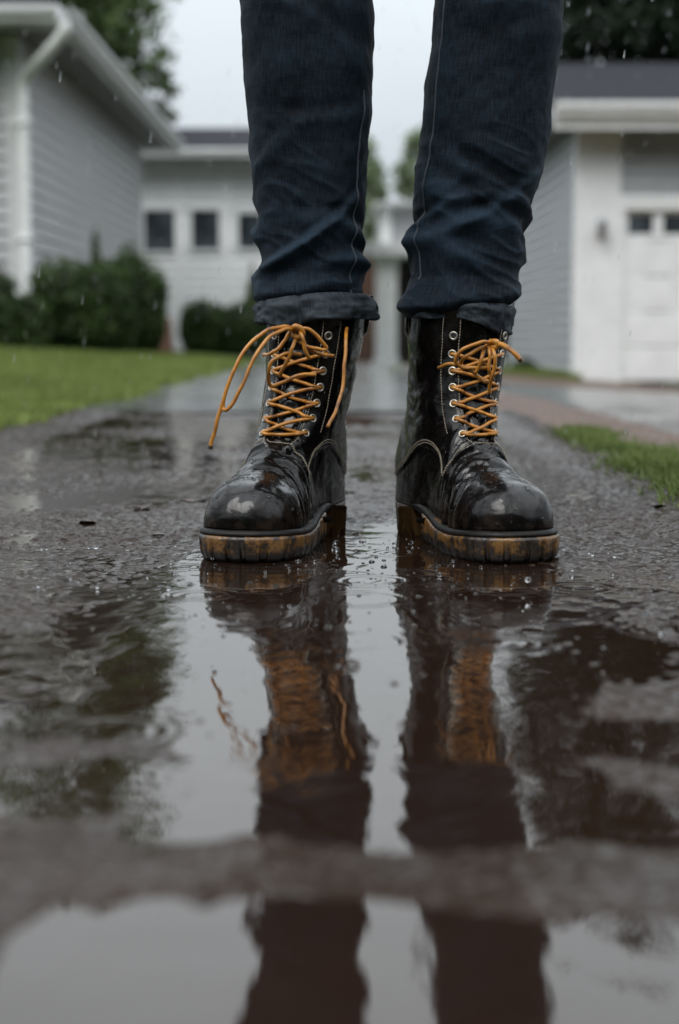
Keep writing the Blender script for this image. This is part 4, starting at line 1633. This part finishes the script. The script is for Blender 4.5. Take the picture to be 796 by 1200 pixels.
def make_bush(name, label, base, rx, ry, h, n, leaf, seed, material=None, group=None, pointed=0.0):
    r_ = np.random.default_rng(seed)
    root = empty(name, base)
    tag(root, label, 'shrub', group)
    # near-black filler core painting in the inner shade, so the bush is not see-through
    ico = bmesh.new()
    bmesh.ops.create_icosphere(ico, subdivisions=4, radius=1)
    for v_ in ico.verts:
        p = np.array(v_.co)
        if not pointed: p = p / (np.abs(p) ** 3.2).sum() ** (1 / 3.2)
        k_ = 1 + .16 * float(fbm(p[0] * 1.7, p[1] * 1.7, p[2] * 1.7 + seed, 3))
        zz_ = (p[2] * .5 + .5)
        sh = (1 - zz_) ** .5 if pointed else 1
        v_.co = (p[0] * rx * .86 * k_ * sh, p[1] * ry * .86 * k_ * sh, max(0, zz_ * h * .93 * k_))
    me = bpy.data.meshes.new('dark_core'); ico.to_mesh(me); ico.free()
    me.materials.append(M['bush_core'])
    so = bpy.data.objects.new('dark_core', me); COL.objects.link(so); so.parent = root
    d = r_.normal(size=(n, 3)); d /= (np.linalg.norm(d, axis=1) if pointed else (np.abs(d) ** 3.2).sum(1) ** (1 / 3.2))[:, None]
    k_ = 1 + .16 * fbm(d[:, 0] * 1.7, d[:, 1] * 1.7, d[:, 2] * 1.7 + seed, 3) + .10 * fbm(d[:, 0] * 5, d[:, 1] * 5, d[:, 2] * 5 + seed, 2)
    rad = r_.uniform(.84, 1.04, n) * k_
    zz_ = d[:, 2] * .5 + .5
    sh = (1 - zz_) ** .5 if pointed else np.ones(n)
    p = np.stack([d[:, 0] * rx * rad * sh, d[:, 1] * ry * rad * sh, np.maximum(.01, zz_ * h * rad)], 1)
    V, Fq = leaf_cloud(p, leaf, r_, .6)
    mesh_np('foliage', V, Fq, material or M['leaf_bush'], root, False)
    return root


def bush_at(name, label, px0, px1, ptop, Y, seed, n=9000, leaf=.022, ry=None, group=None, material=None, pointed=0.0, base_py=None):
    x0, x1 = (px0 - CX) * Y / F_PX, (px1 - CX) * Y / F_PX
    zt = zpx(ptop, Y)
    xc = (x0 + x1) / 2
    zb = float(terrain(xc, Y)) - .02 if base_py is None else zpx(base_py, Y)
    return make_bush(name, label, (xc, Y, zb), (x1 - x0) / 2, ry or (x1 - x0) / 2, zt - zb, n, leaf, seed, material, group, pointed)


G = 'clipped hedge shrubs along the houses'
bush_at('hedge_shrub', 'wide rounded dark shrub below the downspout of the grey house', 42, 158, 314, 13.6, 31, 12000, group=G)
bush_at('hedge_shrub', 'dark shrub with paler new growth on top, beside the end of the grey wall', 122, 196, 308, 14.4, 32, 9000, group=G)
bush_at('hedge_shrub', 'dark shrub cut by the left edge of the picture', -70, 20, 320, 13.2, 33, 8000, group=G)
bush_at('hedge_shrub', 'low flat-topped dark shrub in front of the white house', 214, 262, 360, 17.5, 34, 7000, group=G)
bush_at('hedge_shrub', 'low dark shrub under the white house, nearest the left leg', 236, 318, 360, 17.8, 35, 7000, group=G)
bush_at('hedge_shrub', 'low dark shrub filling the gap under the downspout at the far left', 2, 60, 352, 12.9, 38, 6000, group=G)
bush_at('conifer_shrub', 'small pointed olive conifer rising behind the dark shrubs', 104, 128, 274, 15.6, 36, 3500, material=M['leaf_mid'], pointed=1.0)
bush_at('conifer_shrub', 'small pale pointed shrub by the white house beside the left leg', 282, 312, 318, 19.5, 37, 3500, material=M['leaf_mid'], pointed=1.0)
bush_at('weed_clump', 'dark weeds growing at the foot of the grey garage wall', 600, 628, 424, 18.6, 39, 2500, leaf=.03, ry=.15, base_py=446, material=M['leaf_dark'])
# brown stump / planter between the shrubs
t = MB()
p = at(186, 398, 15.5)
t.tube([(0, 0, -.1), (0, 0, .05), (.01, 0, .25), (0, 0, .31)], [.15, .14, .12, .11], 14)
st_o = t.build('planter_pot', simple('terracotta', (.14, .065, .045), .8, .3, 20), None, True)
st_o.location = (p[0], 15.5, float(terrain(p[0], 15.5)))
tag(st_o, 'brown clay pot standing between the dark shrubs', 'pot')


# ---- grass
def blades(name, x, y, h, w_, material, seed, lean=.5, kind='stuff'):
    r_ = np.random.default_rng(seed)
    n = len(x)
    z = terrain(x, y) - .012
    a = r_.uniform(0, 2 * math.pi, n)
    hh = h * r_.uniform(.45, 1.25, n)
    la = r_.uniform(0, 2 * math.pi, n); lm = r_.uniform(.1, 1, n) * lean * hh
    b0 = np.stack([x, y, z], 1)
    side = np.stack([np.cos(a), np.sin(a), 0 * a], 1) * (w_ * r_.uniform(.7, 1.3, n))[:, None]
    ln = np.stack([np.cos(la), np.sin(la), 0 * a], 1)
    m1 = b0 + ln * (lm * .35)[:, None]; m1[:, 2] += hh * .6
    t1 = b0 + ln * lm[:, None]; t1[:, 2] += hh * (1 - .25 * lm / np.maximum(hh, 1e-4))
    V = np.stack([b0 - side, b0 + side, m1 + side * .7, m1 - side * .7, t1], 1).reshape(-1, 3)
    i = np.arange(n) * 5
    F4 = np.stack([i, i + 1, i + 2, i + 3], 1)
    F3 = np.stack([i + 3, i + 2, i + 4, i + 4], 1)
    me = bpy.data.meshes.new(name)
    m_ = len(i)
    me.vertices.add(len(V)); me.vertices.foreach_set('co', V.astype(np.float32).ravel())
    lp = np.concatenate([F4, np.stack([i + 3, i + 2, i + 4], 1)], 1).ravel()
    me.loops.add(len(lp)); me.loops.foreach_set('vertex_index', lp.astype(np.int32))
    ls = np.stack([np.arange(m_) * 7, np.arange(m_) * 7 + 4], 1).ravel()
    me.polygons.add(m_ * 2); me.polygons.foreach_set('loop_start', ls.astype(np.int32))
    me.update(calc_edges=True); me.validate()
    me.materials.append(material)
    o = bpy.data.objects.new(name, me); COL.objects.link(o)
    tag(o, kind=kind)
    return o


r_ = np.random.default_rng(77)
n = 90000
y = 2.6 + (14.5 - 2.6) * r_.uniform(0, 1, n) ** 1.5
edge = LEFT_EDGE - .01 + .05 * fbm(y * 2.1, 0 * y, 4.4, 3)
x = edge - r_.exponential(.9, n) * (.5 + y / 9)
keep = x > -.30 * y - .4
lawn = blades('lawn_grass', x[keep], y[keep], .045 + .010 * perlin(x[keep] * 2, y[keep] * 2, 0), .0035 * (.6 + y[keep] / 7), M['grass'], 1)
tag(lawn, 'short wet green lawn beside the path')
n = 17000
y = r_.uniform(1.7, 3.45, n)
cxs = .497 + .006 * (y - 2)
x = cxs + .042 * r_.normal(size=n) * (.75 + .4 * perlin(y * 2.2, 0 * y, 1)) 
dens = fbm(x * 6, y * 3, 8, 3)
keep = (dens > -.35) & (x > .39)
verge = blades('verge_grass', x[keep], y[keep], .040 + .02 * np.clip(dens[keep], -1, 1), .0022, M['grass_strip'], 2, .8)
tag(verge, 'ragged tuft strip of bright grass between the path and the driveway')
n = 900
y = r_.uniform(17.0, 18.6, n); x = r_.uniform(1.55, 2.55, n)
tag(blades('weed_grass', x, y, .12, .008, M['grass'], 3, .6), 'thin grass along the foot of the garage side wall')

# ---- debris on the wet path
for i, (px, py_d, lab) in enumerate(((188, 630, 'small brown dead leaf on the wet path left of the left boot'), (165, 598, 'dark sodden leaf scrap farther up the path on the left'), (226, 588, 'dark leaf scrap nearest the left boot heel'),
                                     (100, 615, 'dark flat leaf scrap at the left of the path'), (774, 603, 'pale wet leaf lying at the foot of the grass strip'))):
    gxp, gyp = gpix(px, py_d)
    g = MB()
    L_ = .020 if i in (0, 4) else .034
    nn = 9
    top, bot = [], []
    for k_ in range(nn):
        t_ = k_ / (nn - 1)
        wdt = L_ * .32 * math.sin(math.pi * min(.98, t_ * .95 + .03)) ** .8
        zc_ = .0012 * math.sin(t_ * 5 + i) + .0012
        top.append((t_ * L_ - L_ / 2, wdt, zc_ + .0015)); bot.append((t_ * L_ - L_ / 2, -wdt, zc_ + .001))
    mid_ = [(t[0], 0, t[2] - .003) for t in top]
    g.V = top + mid_ + bot
    for k_ in range(nn - 1):
        g.F += [(k_, k_ + 1, nn + k_ + 1, nn + k_), (nn + k_, nn + k_ + 1, 2 * nn + k_ + 1, 2 * nn + k_)]
    g.tube([(-L_ / 2, 0, .0015), (-L_ * .75, .003, .001)], .0006, 5)
    o = g.build('dead_leaf', M['dead_leaf'], None, True)
    o.location = (gxp, gyp, float(path_height(np.array([[gxp]]), np.array([[gyp]]))[0, 0]) + .001)
    o.rotation_euler = (0, 0, i * 1.3 + .4)
    tag(o, lab, 'leaf', 'fallen leaves on the path')

# ---- beads and splash drops standing on the puddle
r_ = np.random.default_rng(31)
Vs, Fs = [], []
nb = 0
for _ in range(560):
    Y = 1.75 - abs(r_.normal()) * .32
    X = r_.normal() * .20 + .04
    if Y < .75: continue
    rad = min(.0032, r_.lognormal(-6.75, .45))
    air = max(0, r_.normal() * .006 - .004)
    c = np.array([X, Y, float(water_h(np.array(X), np.array(Y))) + air])
    full = air > .0005
    lat = np.linspace(-math.pi / 2 if full else -.1, math.pi / 2 - .12, 6)
    for th_ in lat:
        for k_ in range(9):
            a = 2 * math.pi * k_ / 9
            Vs.append(c + rad * np.array([math.cos(th_) * math.cos(a), math.cos(th_) * math.sin(a), math.sin(th_) * (.9 if full else .6)]))
    for j in range(5):
        for k_ in range(9):
            Fs.append((nb + j * 9 + k_, nb + j * 9 + (k_ + 1) % 9, nb + (j + 1) * 9 + (k_ + 1) % 9, nb + (j + 1) * 9 + k_))
    Fs.append(tuple(nb + 45 + k_ for k_ in range(9)))
    nb += 54
spl = mesh_np('splash_drops', Vs, Fs, M['drop'])
tag(spl, 'small rain splash beads standing on the puddle', kind='stuff')

# ---- falling rain: small elongated drops hanging in the air
r_ = np.random.default_rng(12)
Vs, Fs = [], []
nb = 0
for _ in range(1250):
    Y = r_.uniform(1.9, 7)
    px, pyy = r_.uniform(-40, 840), r_.uniform(-60, 640)
    c = np.array([r_.uniform(-.28, .28) * Y, Y, r_.uniform(.03, .25 + .27 * Y)])
    rad, hl = .00048 * r_.uniform(.7, 1.3), r_.uniform(.004, .009)
    d = np.array([-.12, .0, -1.0]); d /= np.linalg.norm(d)
    u = np.cross(d, (0, 1, 0)); u /= np.linalg.norm(u); w_ = np.cross(d, u)
    for (f, rr) in ((-1, .15), (-.5, .8), (.3, 1), (.8, .75), (1, .2)):
        for k_ in range(6):
            a = math.pi * k_ / 3
            Vs.append(c + d * hl * f + rad * rr * (math.cos(a) * u + math.sin(a) * w_))
    for j in range(4):
        for k_ in range(6):
            Fs.append((nb + j * 6 + k_, nb + j * 6 + (k_ + 1) % 6, nb + (j + 1) * 6 + (k_ + 1) % 6, nb + (j + 1) * 6 + k_))
    nb += 30
rain = mesh_np('rain', np.array(Vs), np.array(Fs), M['drop'])
tag(rain, 'raindrops falling in front of the houses', kind='stuff')

# ------------------------------------------------------------------ sky and light
SUN_EL, SUN_ROT = R(50), R(150)
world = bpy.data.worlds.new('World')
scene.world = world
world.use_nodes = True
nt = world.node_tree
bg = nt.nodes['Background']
sky = N(nt, 'ShaderNodeTexSky', sky_type='NISHITA', sun_disc=False, sun_elevation=SUN_EL, sun_rotation=SUN_ROT, air_density=1.0, dust_density=4.0, ozone_density=1.0)
hs = N(nt, 'ShaderNodeHueSaturation', {'Saturation': .18, 'Value': 1.0, 'Color': sky.outputs[0]})
tc = N(nt, 'ShaderNodeTexCoord')
sp = N(nt, 'ShaderNodeSeparateXYZ', {'Vector': tc.outputs['Generated']})
grad = ramp(nt, sp.outputs['Z'], [(0.0, (.32, .335, .347)), (.1, (.37, .385, .395)), (.22, (.49, .505, .515)), (.5, (.72, .73, .74)), (1.0, (1.0, 1.0, 1.0))])
cl = noise(nt, N(nt, 'ShaderNodeMapping', {'Vector': tc.outputs['Generated'], 'Scale': (1, 1, 2.5)}).outputs[0], 2.2, 5).outputs[0]
cloud = mixc(nt, 1.0, grad, ramp(nt, cl, [(.3, .86), (.7, 1.0)]), 'MULTIPLY')
# dark band painted into the sky behind the camera, dims the boot reflections
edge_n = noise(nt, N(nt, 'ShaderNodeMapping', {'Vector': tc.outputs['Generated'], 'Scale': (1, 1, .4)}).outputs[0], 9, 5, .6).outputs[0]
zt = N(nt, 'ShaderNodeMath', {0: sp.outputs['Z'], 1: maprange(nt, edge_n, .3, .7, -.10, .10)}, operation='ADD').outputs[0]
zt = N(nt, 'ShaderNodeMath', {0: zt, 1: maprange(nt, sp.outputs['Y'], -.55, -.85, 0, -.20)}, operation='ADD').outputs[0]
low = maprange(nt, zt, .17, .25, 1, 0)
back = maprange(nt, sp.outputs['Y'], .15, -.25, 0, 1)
dark_band = N(nt, 'ShaderNodeMath', {0: low, 1: back}, operation='MULTIPLY').outputs[0]
scl = mixc(nt, 1.0, cloud, (17.6, 18.7, 19.6), 'MULTIPLY')
mixed = mixc(nt, .85, hs.outputs[0], scl)
nt.links.new(mixc(nt, dark_band, mixed, (.5, .58, .5)), bg.inputs['Color'])
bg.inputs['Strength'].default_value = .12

sun_d = bpy.data.lights.new('sun', 'SUN')
sun_d.energy = 1.5
sun_d.angle = R(33)
sun_d.color = (1, .97, .93)
sun = bpy.data.objects.new('sun', sun_d)
COL.objects.link(sun)
sun.rotation_euler = (math.pi / 2 - SUN_EL, 0, math.pi - SUN_ROT - R(60))   # shines from behind the camera toward +Y
sun.location = (3, -5, 12)

scene.view_settings.view_transform = 'Standard'
scene.view_settings.look = 'None'
scene.view_settings.exposure = 0
scene.view_settings.gamma = 1
cy = scene.cycles
cy.use_denoising = True
try:
    cy.denoiser = 'OPENIMAGEDENOISE'
except Exception:
    pass
cy.max_bounces = 8
cy.glossy_bounces = 4
cy.transmission_bounces = 6
cy.transparent_max_bounces = 8
cy.caustics_reflective = False
cy.caustics_refractive = False
cy.sample_clamp_indirect = 4
